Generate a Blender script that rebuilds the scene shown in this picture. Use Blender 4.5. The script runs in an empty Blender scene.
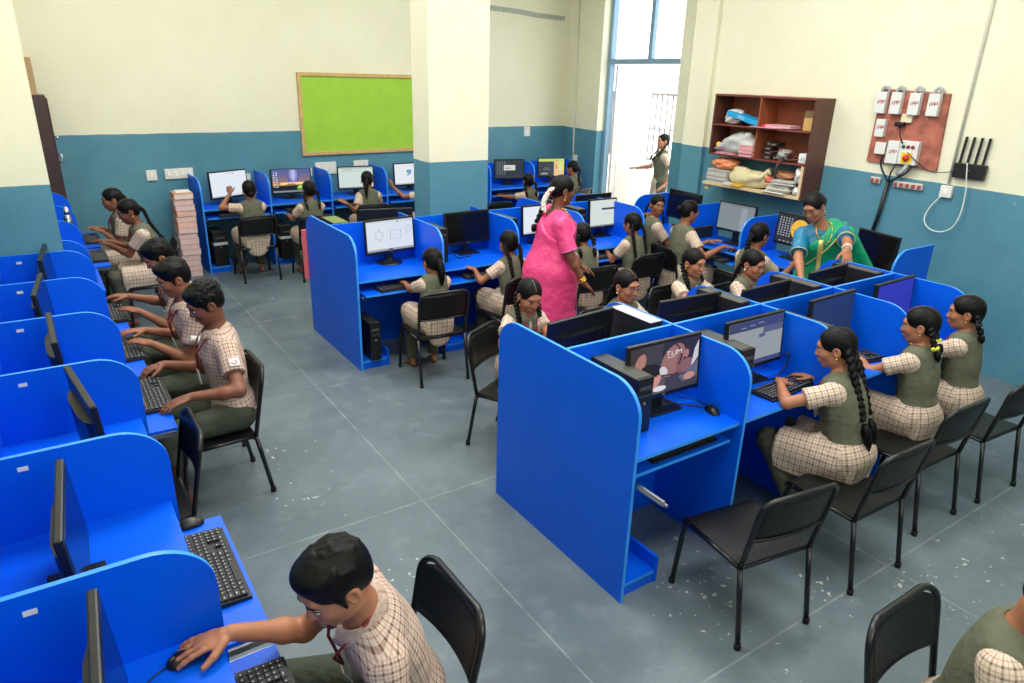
import bpy, bmesh, math, random
import numpy as np
from mathutils import Vector, Matrix, Quaternion
random.seed(7)
C = bpy.context.scene.collection
PI = math.pi

# ------------------------------------------------------------------ materials
def lin(c):
    return tuple(((v/255.0)/12.92 if v/255.0 <= 0.04045 else ((v/255.0+0.055)/1.055)**2.4) for v in c)
MATS = {}
def mat(name, rgb, rough=0.5, metal=0.0, spec=0.5, noise=0.0, nscale=8.0, bump=0.0, bscale=60.0, emit=None, es=1.0, sss=0.0):
    if name in MATS: return MATS[name]
    m = bpy.data.materials.new(name); m.use_nodes = True
    nt = m.node_tree; b = nt.nodes['Principled BSDF']
    c = lin(rgb)
    b.inputs['Base Color'].default_value = (*c, 1)
    b.inputs['Roughness'].default_value = rough
    b.inputs['Metallic'].default_value = metal
    b.inputs['Specular IOR Level'].default_value = spec
    if sss: 
        b.inputs['Subsurface Weight'].default_value = sss
        b.inputs['Subsurface Radius'].default_value = (0.012, 0.005, 0.003)
        b.inputs['Subsurface Scale'].default_value = 1.0
    if emit:
        b.inputs['Emission Color'].default_value = (*lin(emit), 1); b.inputs['Emission Strength'].default_value = es
    if noise or bump:
        tc = nt.nodes.new('ShaderNodeTexCoord')
    if noise:
        n = nt.nodes.new('ShaderNodeTexNoise'); n.inputs['Scale'].default_value = nscale; n.inputs['Detail'].default_value = 5
        nt.links.new(tc.outputs['Object'], n.inputs['Vector'])
        r = nt.nodes.new('ShaderNodeValToRGB')
        r.color_ramp.elements[0].position = 0.3; r.color_ramp.elements[1].position = 0.7
        r.color_ramp.elements[0].color = (*[v*(1-noise) for v in c], 1); r.color_ramp.elements[1].color = (*[min(1, v*(1+noise)) for v in c], 1)
        nt.links.new(n.outputs['Fac'], r.inputs['Fac']); nt.links.new(r.outputs['Color'], b.inputs['Base Color'])
    if bump:
        n2 = nt.nodes.new('ShaderNodeTexNoise'); n2.inputs['Scale'].default_value = bscale
        nt.links.new(tc.outputs['Object'], n2.inputs['Vector'])
        bp = nt.nodes.new('ShaderNodeBump'); bp.inputs['Strength'].default_value = bump; bp.inputs['Distance'].default_value = 0.01
        nt.links.new(n2.outputs['Fac'], bp.inputs['Height']); nt.links.new(bp.outputs['Normal'], b.inputs['Normal'])
    MATS[name] = m
    return m

class NT:
    """small helper for math node graphs"""
    def __init__(s, m): s.nt = m.node_tree; s.L = s.nt.links
    def new(s, t, **kw):
        n = s.nt.nodes.new(t)
        for k, v in kw.items(): setattr(n, k, v)
        return n
    def put(s, sock, v):
        if hasattr(v, 'links') or hasattr(v, 'is_linked'): s.L.new(v, sock)
        else: sock.default_value = v
    def m(s, op, a, b=None, c=None):
        n = s.new('ShaderNodeMath', operation=op)
        s.put(n.inputs[0], a)
        if b is not None: s.put(n.inputs[1], b)
        if c is not None: s.put(n.inputs[2], c)
        return n.outputs[0]
    def mix(s, f, a, b):
        n = s.new('ShaderNodeMix', data_type='RGBA')
        s.put(n.inputs[0], f); s.put(n.inputs[6], a); s.put(n.inputs[7], b)
        return n.outputs[2]
    def noise(s, vec, scale, detail=3, rough=0.5):
        n = s.new('ShaderNodeTexNoise'); n.inputs['Scale'].default_value = scale; n.inputs['Detail'].default_value = detail
        n.inputs['Roughness'].default_value = rough
        if vec is not None: s.L.new(vec, n.inputs['Vector'])
        return n.outputs['Fac']
    def ramp(s, f, lo, hi):
        n = s.new('ShaderNodeMapRange'); s.put(n.inputs[0], f); n.inputs[1].default_value = lo; n.inputs[2].default_value = hi
        return n.outputs[0]
def c4(rgb): return (*lin(rgb), 1)

# ------------------------------------------------------------------ objects
def tag(o, label=None, cat=None, group=None, kind=None):
    if label: o['label'] = label
    if cat: o['category'] = cat
    if group: o['group'] = group
    if kind: o['kind'] = kind
    return o
def empty(name, loc=(0,0,0), rz=0.0, label=None, cat=None, group=None):
    o = bpy.data.objects.new(name, None); C.objects.link(o)
    o.location = loc; o.rotation_euler = (0,0,rz); o.empty_display_size = 0.1
    return tag(o, label, cat, group)
def copy_tree(o, parent=None):
    c = o.copy(); C.objects.link(c); c.parent = parent
    for ch in list(o.children): copy_tree(ch, c)
    return c

class MB:
    """collects polygons and links them as ONE mesh object"""
    def __init__(s): s.v = []; s.f = []; s.mi = []; s.cur = 0; s.smooth = []
    def add(s, vs, fs, smooth=False):
        o = len(s.v); s.v += [tuple(p) for p in vs]
        for f in fs: s.f.append(tuple(i+o for i in f)); s.mi.append(s.cur); s.smooth.append(smooth)
        return s
    def box(s, x0, x1, y0, y1, z0, z1, bev=0.0, M=None):
        if bev <= 0:
            vs = [(x,y,z) for z in (z0,z1) for y in (y0,y1) for x in (x0,x1)]
            fs = [(0,2,3,1),(4,5,7,6),(0,1,5,4),(2,6,7,3),(0,4,6,2),(1,3,7,5)]
        else:
            bm = bmesh.new(); bmesh.ops.create_cube(bm, size=1.0)
            bmesh.ops.scale(bm, vec=(x1-x0, y1-y0, z1-z0), verts=bm.verts)
            bmesh.ops.translate(bm, vec=((x0+x1)/2,(y0+y1)/2,(z0+z1)/2), verts=bm.verts)
            bmesh.ops.bevel(bm, geom=bm.edges[:], offset=min(bev, .49*min(x1-x0,y1-y0,z1-z0)), segments=2, affect='EDGES', profile=0.6)
            bm.verts.index_update(); vs = [tuple(v.co) for v in bm.verts]; fs = [tuple(v.index for v in f.verts) for f in bm.faces]; bm.free()
        if M is not None: vs = [tuple(M @ Vector(p)) for p in vs]
        return s.add(vs, fs)
    def prism(s, pts, axis, a0, a1, M=None):
        """extrude a polygon (list of 2D points) along axis x/y/z between a0 and a1"""
        n = len(pts)
        def P(p, a):
            return {'x': (a,p[0],p[1]), 'y': (p[0],a,p[1]), 'z': (p[0],p[1],a)}[axis]
        vs = [P(p,a0) for p in pts]+[P(p,a1) for p in pts]
        fs = [tuple(range(n)), tuple(range(2*n-1, n-1, -1))]+[(i, i+n, (i+1)%n+n, (i+1)%n) for i in range(n)]
        if M is not None: vs = [tuple(M @ Vector(p)) for p in vs]
        return s.add(vs, fs)
    def tube(s, path, r, seg=8, closed=False, caps=True):
        P = [Vector(p) for p in path]; n = len(P)
        rr = r if isinstance(r, (list, tuple)) else [r]*n
        vs = []; prev = None
        for i in range(n):
            a = P[(i-1)%n] if (closed or i>0) else P[i]; b = P[(i+1)%n] if (closed or i<n-1) else P[i]
            t = (b-a)
            if t.length < 1e-9: t = Vector((0,0,1))
            t.normalize()
            if prev is None:
                u = t.cross(Vector((0,0,1)));
                if u.length < 0.05: u = t.cross(Vector((1,0,0)))
            else:
                u = prev - t*prev.dot(t)
                if u.length < 1e-6: u = t.cross(Vector((1,0,0)))
            u.normalize(); w = t.cross(u); prev = u
            for k in range(seg):
                an = 2*PI*k/seg; vs.append(tuple(P[i]+(u*math.cos(an)+w*math.sin(an))*rr[i]))
        fs = []
        m = n if closed else n-1
        for i in range(m):
            j = (i+1)%n
            for k in range(seg):
                l = (k+1)%seg
                fs.append((i*seg+k, i*seg+l, j*seg+l, j*seg+k))
        if caps and not closed:
            fs.append(tuple(range(seg-1,-1,-1))); fs.append(tuple((n-1)*seg+k for k in range(seg)))
        return s.add(vs, fs, True)
    def lathe(s, prof, c=(0,0,0), seg=20, M=None):
        vs = []
        for r,z in prof:
            for k in range(seg):
                a = 2*PI*k/seg; vs.append((c[0]+r*math.cos(a), c[1]+r*math.sin(a), c[2]+z))
        fs = []
        for i in range(len(prof)-1):
            for k in range(seg):
                l = (k+1)%seg; fs.append((i*seg+k, i*seg+l, (i+1)*seg+l, (i+1)*seg+k))
        fs.append(tuple(range(seg-1,-1,-1))); fs.append(tuple((len(prof)-1)*seg+k for k in range(seg)))
        if M is not None: vs = [tuple(M @ Vector(p)) for p in vs]
        return s.add(vs, fs, True)
    def ellipsoid(s, c, r, M=None, nu=14, nv=8):
        vs = [(c[0],c[1],c[2]-r[2])]
        for i in range(1,nv):
            ph = -PI/2+PI*i/nv
            for k in range(nu):
                a = 2*PI*k/nu; vs.append((c[0]+r[0]*math.cos(ph)*math.cos(a), c[1]+r[1]*math.cos(ph)*math.sin(a), c[2]+r[2]*math.sin(ph)))
        vs.append((c[0],c[1],c[2]+r[2])); fs = []
        for k in range(nu): fs.append((0, 1+(k+1)%nu, 1+k))
        for i in range(nv-2):
            for k in range(nu):
                l=(k+1)%nu; fs.append((1+i*nu+k, 1+i*nu+l, 1+(i+1)*nu+l, 1+(i+1)*nu+k))
        t = len(vs)-1
        for k in range(nu): fs.append((t, 1+(nv-2)*nu+k, 1+(nv-2)*nu+(k+1)%nu))
        if M is not None: vs = [tuple(M @ Vector(p)) for p in vs]
        return s.add(vs, fs, True)
    def grid(s, fn, nu, nv, th=0.0):
        """surface fn(u,v)->point, optionally thickened along its normal"""
        P = [[Vector(fn(i/nu, j/nv)) for j in range(nv+1)] for i in range(nu+1)]
        idx = lambda i,j: i*(nv+1)+j
        vs = [tuple(P[i][j]) for i in range(nu+1) for j in range(nv+1)]
        fs = [(idx(i,j), idx(i+1,j), idx(i+1,j+1), idx(i,j+1)) for i in range(nu) for j in range(nv)]
        if th:
            N = len(vs); v2 = []
            for i in range(nu+1):
                for j in range(nv+1):
                    a = P[min(i+1,nu)][j]-P[max(i-1,0)][j]; b = P[i][min(j+1,nv)]-P[i][max(j-1,0)]
                    n = a.cross(b)
                    if n.length>0: n.normalize()
                    v2.append(tuple(P[i][j]-n*th))
            vs += v2; f0 = list(fs)
            fs += [tuple(reversed([k+N for k in f])) for f in f0]
            br = [idx(i,0) for i in range(nu+1)]+[idx(nu,j) for j in range(1,nv+1)]+[idx(i,nv) for i in range(nu-1,-1,-1)]+[idx(0,j) for j in range(nv-1,0,-1)]
            fs += [(br[(k+1)%len(br)], br[k], br[k]+N, br[(k+1)%len(br)]+N) for k in range(len(br))]
        return s.add(vs, fs, True)
    def build(s, name, mats, parent=None, bevel=0.0):
        me = bpy.data.meshes.new(name)
        me.from_pydata(s.v, [], s.f)
        ms = mats if isinstance(mats, (list, tuple)) else [mats]
        for m in ms: me.materials.append(m)
        if len(ms) > 1: me.polygons.foreach_set('material_index', s.mi)
        me.polygons.foreach_set('use_smooth', s.smooth)
        bm = bmesh.new(); bm.from_mesh(me); bmesh.ops.recalc_face_normals(bm, faces=bm.faces[:]); bm.to_mesh(me); bm.free()
        me.update()
        o = bpy.data.objects.new(name, me); C.objects.link(o)
        if parent is not None: o.parent = parent
        return o
def curve(pts, n=6):
    P = [Vector(p) for p in pts]; out = []
    for i in range(len(P)-1):
        a, b, c, d = P[max(i-1,0)], P[i], P[i+1], P[min(i+2,len(P)-1)]
        for k in range(n):
            u = k/n; out.append(tuple(0.5*((2*b)+(c-a)*u+(2*a-5*b+4*c-d)*u*u+(3*b-a-3*c+d)*u**3)))
    return out+[tuple(P[-1])]
def struct(name, mb, m):
    o = mb.build(name, m); o['kind'] = 'structure'; return o
def rot(p, a):
    return (p[0]*math.cos(a)-p[1]*math.sin(a), p[0]*math.sin(a)+p[1]*math.cos(a))
def arcpts(cx, cy, r, a0, a1, n):
    return [(cx+r*math.cos(a0+(a1-a0)*i/n), cy+r*math.sin(a0+(a1-a0)*i/n)) for i in range(n+1)]

# stroke letters on a 4x6 grid, for writing built as raised strips
FONT = {'T':[((0,6),(4,6)),((2,6),(2,0))],'O':[((0,0),(4,0)),((4,0),(4,6)),((4,6),(0,6)),((0,6),(0,0))],'M':[((0,0),(0,6)),((0,6),(2,3)),((2,3),(4,6)),((4,6),(4,0))],
 'U':[((0,6),(0,0)),((0,0),(4,0)),((4,0),(4,6))],'S':[((4,6),(0,6)),((0,6),(0,3)),((0,3),(4,3)),((4,3),(4,0)),((4,0),(0,0))],'P':[((0,0),(0,6)),((0,6),(4,6)),((4,6),(4,3)),((4,3),(0,3))],
 'I':[((2,0),(2,6))],'h':[((0,0),(0,6)),((0,3.4),(3,3.4)),((3,3.4),(3,0))],'p':[((0,-2),(0,4)),((0,4),(3,4)),((3,4),(3,0)),((3,0),(0,0))],'F':[((0,0),(0,6)),((0,6),(4,6)),((0,3),(3,3))],
 'R':[((0,0),(0,6)),((0,6),(4,6)),((4,6),(4,3)),((4,3),(0,3)),((1.5,3),(4,0))],'L':[((0,6),(0,0)),((0,0),(4,0))],'J':[((4,6),(4,0)),((4,0),(0,0)),((0,0),(0,2))],'A':[((0,0),(2,6)),((2,6),(4,0)),((1,2.4),(3,2.4))],'E':[((4,6),(0,6)),((0,6),(0,0)),((0,0),(4,0)),((0,3),(3,3))],'D':[((0,0),(0,6)),((0,6),(3,6)),((3,6),(4,4)),((4,4),(4,2)),((4,2),(3,0)),((3,0),(0,0))],'N':[((0,0),(0,6)),((0,6),(4,0)),((4,0),(4,6))],'l':[((1,0),(1,6))]}
def text_segments(txt, x, y, h, gap=1.6):
    out = []; u = h/6.0
    for ch in txt:
        for a,b in FONT.get(ch, []): out.append(((x+a[0]*u, y+a[1]*u),(x+b[0]*u, y+b[1]*u)))
        x += u*(4+gap if ch not in 'Il' else 3.2+gap)
    return out
# ------------------------------------------------------------------ smooth bodies: implicit shapes turned into one surface
V3 = lambda *a: np.array(a, dtype=float)
def unit(v):
    v = np.asarray(v, float); n = np.linalg.norm(v); return v/n if n > 1e-9 else v
class Sdf:
    def __init__(s): s.p = []
    def cap(s, a, b, ra, rb=None, k=0.03, cuts=(), sub=False, uv=None):
        a = V3(*a); b = V3(*b); rb = ra if rb is None else rb; ab = b-a; L2 = max(ab@ab, 1e-12)
        def fn(P):
            t = np.clip(((P-a)@ab)/L2, 0, 1)
            d = np.linalg.norm(P-a-t[...,None]*ab, axis=-1)-(ra+(rb-ra)*t)
            for c, n in cuts: d = np.maximum(d, (P-c)@n)
            return d
        R = max(ra, rb)
        s.p.append((fn, np.minimum(a,b)-R, np.maximum(a,b)+R, k, sub, uv)); return s
    def ell(s, c, r, B=None, k=0.03, cuts=(), sub=False, uv=None):
        c = V3(*c); r = V3(*r); B = np.eye(3) if B is None else B
        def fn(P):
            q = (P-c)@B.T
            k0 = np.linalg.norm(q/r, axis=-1); k1 = np.linalg.norm(q/(r*r), axis=-1)
            d = k0*(k0-1)/np.maximum(k1, 1e-6)
            for cc, n in cuts: d = np.maximum(d, (P-cc)@n)
            return d
        e = np.sqrt(((B*r[:,None])**2).sum(0))
        s.p.append((fn, c-e, c+e, k, sub, uv)); return s
    def mesh(s, h, smooth=1, pad=None):
        pos = [p for p in s.p if not p[4]]
        lo = np.min([p[1] for p in pos], axis=0)-2.5*h; hi = np.max([p[2] for p in pos], axis=0)+2.5*h
        n = np.ceil((hi-lo)/h).astype(int)+1
        G = np.full(n, 1.0, np.float32)
        for fn, a, b, k, sub, uv in s.p:
            m = k+2*h
            i0 = np.clip(np.floor((a-m-lo)/h).astype(int), 0, n); i1 = np.clip(np.ceil((b+m-lo)/h).astype(int)+1, 0, n)
            if np.any(i1 <= i0): continue
            ax = [lo[d]+h*np.arange(i0[d], i1[d]) for d in range(3)]
            P = np.stack(np.meshgrid(*ax, indexing='ij'), -1)
            d = fn(P); sl = tuple(slice(i0[q], i1[q]) for q in range(3)); acc = G[sl]
            if sub:
                d = -d; hh = np.clip(0.5-0.5*(acc-d)/k, 0, 1) if False else np.clip(0.5+0.5*(acc-d)/k, 0, 1)
                G[sl] = d*(1-hh)+acc*hh+k*hh*(1-hh)
            else:
                hh = np.clip(0.5+0.5*(acc-d)/k, 0, 1)
                G[sl] = acc*(1-hh)+d*hh-k*hh*(1-hh)
        V, F = surface_nets(G, lo, h)
        for _ in range(smooth): V = lap(V, F)
        return V, F
    def uvs(s, V, F):
        """cloth coordinates per face corner, wound around the limb the face belongs to"""
        cen = V[F].mean(1); best = np.full(len(F), 9.0); uv = np.zeros((len(F), 4, 2))
        for fn, a, b, k, sub, fr in s.p:
            if sub or fr is None: continue
            d = fn(cen); m = d < best
            if not m.any(): continue
            best[m] = d[m]
            o, w, u, R0 = fr
            v = np.cross(w, u); q = V[F[m]]-o
            ang = np.arctan2(q@v, q@u)
            ang = np.where((ang.max(1)-ang.min(1) > PI)[:,None] & (ang < 0), ang+2*PI, ang)
            uv[m,:,0] = ang*R0; uv[m,:,1] = q@w
        return uv
def lap(V, F):
    n = len(V); acc = np.zeros((n,3)); cnt = np.zeros(n)
    for i in range(4):
        a = F[:,i]; b = F[:,(i+1)%4]
        for d in range(3):
            acc[:,d] += np.bincount(a, V[b,d], n)+np.bincount(b, V[a,d], n)
        cnt += np.bincount(a, minlength=n)+np.bincount(b, minlength=n)
    return 0.5*V+0.5*acc/np.maximum(cnt,1)[:,None]
CORN = np.array([(x,y,z) for x in (0,1) for y in (0,1) for z in (0,1)])
EDG = [(i,j) for i in range(8) for j in range(i+1,8) if np.abs(CORN[i]-CORN[j]).sum()==1]
def surface_nets(G, lo, h):
    I = G < 0; nx,ny,nz = G.shape
    cnt = np.zeros((nx-1,ny-1,nz-1), np.int8)
    for c in CORN: cnt += I[c[0]:nx-1+c[0], c[1]:ny-1+c[1], c[2]:nz-1+c[2]]
    idx = np.argwhere((cnt>0)&(cnt<8)); m = len(idx)
    cid = np.full((nx-1,ny-1,nz-1), -1, np.int32); cid[idx[:,0],idx[:,1],idx[:,2]] = np.arange(m)
    vals = np.stack([G[idx[:,0]+c[0], idx[:,1]+c[1], idx[:,2]+c[2]] for c in CORN], 1)
    acc = np.zeros((m,3)); num = np.zeros(m)
    for i,j in EDG:
        a = vals[:,i]; b = vals[:,j]; x = (a<0)!=(b<0)
        t = np.where(x, a/np.where(x, a-b, 1), 0)
        acc += np.where(x[:,None], CORN[i]+t[:,None]*(CORN[j]-CORN[i]), 0); num += x
    V = lo+h*(idx+acc/num[:,None])
    F = []
    for ax in range(3):
        o1, o2 = (ax+1)%3, (ax+2)%3
        sl0 = [slice(1,-1)]*3; sl1 = [slice(1,-1)]*3
        sl0[ax] = slice(0,-1); sl1[ax] = slice(1,None)
        A = I[tuple(sl0)]; B = I[tuple(sl1)]
        for flip in (False, True):
            e = np.argwhere((A & ~B) if not flip else (B & ~A))
            if not len(e): continue
            e = e+np.array([0 if d==ax else 1 for d in range(3)])
            def c(p, q):
                g = e.copy(); g[:,o1] += p; g[:,o2] += q
                return cid[g[:,0],g[:,1],g[:,2]]
            qd = np.stack([c(-1,-1), c(0,-1), c(0,0), c(-1,0)], 1)
            F.append(qd[:,::-1] if flip else qd)
    return V, np.concatenate(F)
def np_object(name, V, F, m, parent=None, uv=None, loc=None):
    me = bpy.data.meshes.new(name); n = len(V); k = len(F)
    me.vertices.add(n); me.vertices.foreach_set('co', np.asarray(V, np.float32).ravel())
    me.loops.add(4*k); me.loops.foreach_set('vertex_index', np.asarray(F, np.int32).ravel())
    me.polygons.add(k); me.polygons.foreach_set('loop_start', np.arange(0,4*k,4,dtype=np.int32))
    me.polygons.foreach_set('use_smooth', np.ones(k, bool))
    me.update(calc_edges=True)
    if uv is not None:
        l = me.uv_layers.new(name='cloth'); l.data.foreach_set('uv', uv.astype(np.float32).ravel())
    me.materials.append(m)
    o = bpy.data.objects.new(name, me); C.objects.link(o)
    if parent is not None: o.parent = parent
    if loc is not None: o.location = loc
    return o
def join_vf(parts):
    vs, fs, o = [], [], 0
    for V, F in parts: vs.append(V); fs.append(F+o); o += len(V)
    return np.concatenate(vs), np.concatenate(fs)
def basis(f, u):
    f = unit(f); r = unit(np.cross(f, u)); u = np.cross(r, f)
    return np.stack([r, f, u])          # rows: right, forward, up
def axrot(v, ax, a):
    ax = unit(ax); v = np.asarray(v, float)
    return v*math.cos(a)+np.cross(ax, v)*math.sin(a)+ax*(ax@v)*(1-math.cos(a))

def skin_mat(name, rgb):
    return mat(name, rgb, rough=0.48, spec=0.4, noise=0.07, nscale=9, sss=0.0)
def plaid(name, base, line, line2, period, w=0.16, rough=0.85):
    if name in MATS: return MATS[name]
    m = bpy.data.materials.new(name); m.use_nodes = True; N = NT(m); b = m.node_tree.nodes['Principled BSDF']
    uvn = N.new('ShaderNodeUVMap'); uvn.uv_map = 'cloth'
    sp = N.new('ShaderNodeSeparateXYZ'); N.L.new(uvn.outputs[0], sp.inputs[0])
    def stripes(c, off, wd):
        f = N.m('FRACT', N.m('MULTIPLY_ADD', c, 1.0/period, off))
        return N.m('LESS_THAN', f, wd)
    col = c4(base)
    a = N.m('ADD', stripes(sp.outputs[0], 0.0, w), stripes(sp.outputs[1], 0.0, w))
    col1 = N.mix(N.m('MULTIPLY', a, 0.5), col, c4(line))
    bb = N.m('MAXIMUM', stripes(sp.outputs[0], 0.42, 0.10), stripes(sp.outputs[1], 0.42, 0.10))
    col2 = N.mix(N.m('MULTIPLY', bb, 0.55), col1, c4(line2))
    N.L.new(col2, b.inputs['Base Color']); b.inputs['Roughness'].default_value = rough; b.inputs['Specular IOR Level'].default_value = 0.2
    tc = N.new('ShaderNodeTexCoord'); n2 = N.noise(tc.outputs['Object'], 14, 3)
    bp = N.new('ShaderNodeBump'); bp.inputs['Strength'].default_value = 0.55; bp.inputs['Distance'].default_value = 0.03
    N.L.new(n2, bp.inputs['Height']); N.L.new(bp.outputs[0], b.inputs['Normal'])
    MATS[name] = m; return m
def cloth_mat(name, rgb, rough=0.8, spec=0.25, sheen=0.0, noise=0.10):
    if name in MATS: return MATS[name]
    m = mat(name, rgb, rough=rough, spec=spec, noise=noise, nscale=11)
    N = NT(m); b = m.node_tree.nodes['Principled BSDF']
    tc = N.new('ShaderNodeTexCoord'); n2 = N.noise(tc.outputs['Object'], 13, 3)
    bp = N.new('ShaderNodeBump'); bp.inputs['Strength'].default_value = 0.6; bp.inputs['Distance'].default_value = 0.03
    N.L.new(n2, bp.inputs['Height']); N.L.new(bp.outputs[0], b.inputs['Normal'])
    if sheen: b.inputs['Sheen Weight'].default_value = sheen
    return m
def hair_mat():
    if 'hair' in MATS: return MATS['hair']
    m = mat('hair', (10,9,9), rough=0.46, spec=0.17); N = NT(m); b = m.node_tree.nodes['Principled BSDF']
    tc = N.new('ShaderNodeTexCoord'); mp = N.new('ShaderNodeMapping'); mp.inputs['Scale'].default_value = (1,1,0.25)
    N.L.new(tc.outputs['Object'], mp.inputs[0]); n = N.noise(mp.outputs[0], 130, 2)
    bp = N.new('ShaderNodeBump'); bp.inputs['Strength'].default_value = 0.25; bp.inputs['Distance'].default_value = 0.006
    N.L.new(n, bp.inputs['Height']); N.L.new(bp.outputs[0], b.inputs['Normal'])
    return m
SKINS = [(168,112,82),(146,94,68),(120,74,54),(186,128,98)]

def ik(sh, wr, l1, l2, pole):
    d = wr-sh; D = np.linalg.norm(d); mx = (l1+l2)*0.995
    if D > mx: wr = sh+d/D*mx; d = wr-sh; D = mx
    D = max(D, abs(l1-l2)+0.02)
    a = (l1*l1-l2*l2+D*D)/(2*D); h = math.sqrt(max(l1*l1-a*a, 0))
    u = d/np.linalg.norm(d); p = np.asarray(pole, float); p = p-u*(p@u); p = unit(p)
    return sh+u*a+p*h, wr

def add_hand(B, S, w, d, n, side, curl, spread=1.0):
    """palm, four jointed fingers and a thumb leaving the side of the palm"""
    q = 0.98*S; d = unit(d); n = unit(n-d*(n@d)); t = np.cross(n, d) if side > 0 else np.cross(d, n)
    Bm = np.stack([t, d, n])
    B.cap(w-d*0.005*q, w+d*0.02*q, 0.0190*q, 0.0215*q, k=0.006)
    B.ell(w+d*0.05*q, (0.037*q, 0.047*q, 0.0145*q), Bm, k=0.014)
    for off, ln, fan in ((0.028,0.070,0.11),(0.0095,0.078,0.03),(-0.0095,0.072,-0.05),(-0.027,0.056,-0.13)):
        p = w+d*(0.083-abs(off)*0.25)*q+t*off*q
        dd = axrot(d, n, -fan*spread if side < 0 else fan*spread)
        if (dd@t)*fan < 0: dd = axrot(d, n, -(-fan*spread if side < 0 else fan*spread))
        ax = np.cross(dd, n); c = curl*0.5; r = 0.0088*q
        for seg in (0.44,0.32,0.24):
            e = axrot(dd, ax, -c); e2 = p+e*ln*seg*q
            B.cap(p, e2, r, r*0.9, k=0.005); p = e2; r *= 0.9; c += curl*0.6
    p = w+d*0.024*q+t*0.026*q; dd = unit(d*0.72+t*0.66-n*0.25)
    e = p+dd*0.042*q; B.cap(p, e, 0.0125*q, 0.0105*q, k=0.009)
    dd = unit(dd+d*0.5-n*0.15); B.cap(e, e+dd*0.034*q, 0.0102*q, 0.0082*q, k=0.005)

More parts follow.
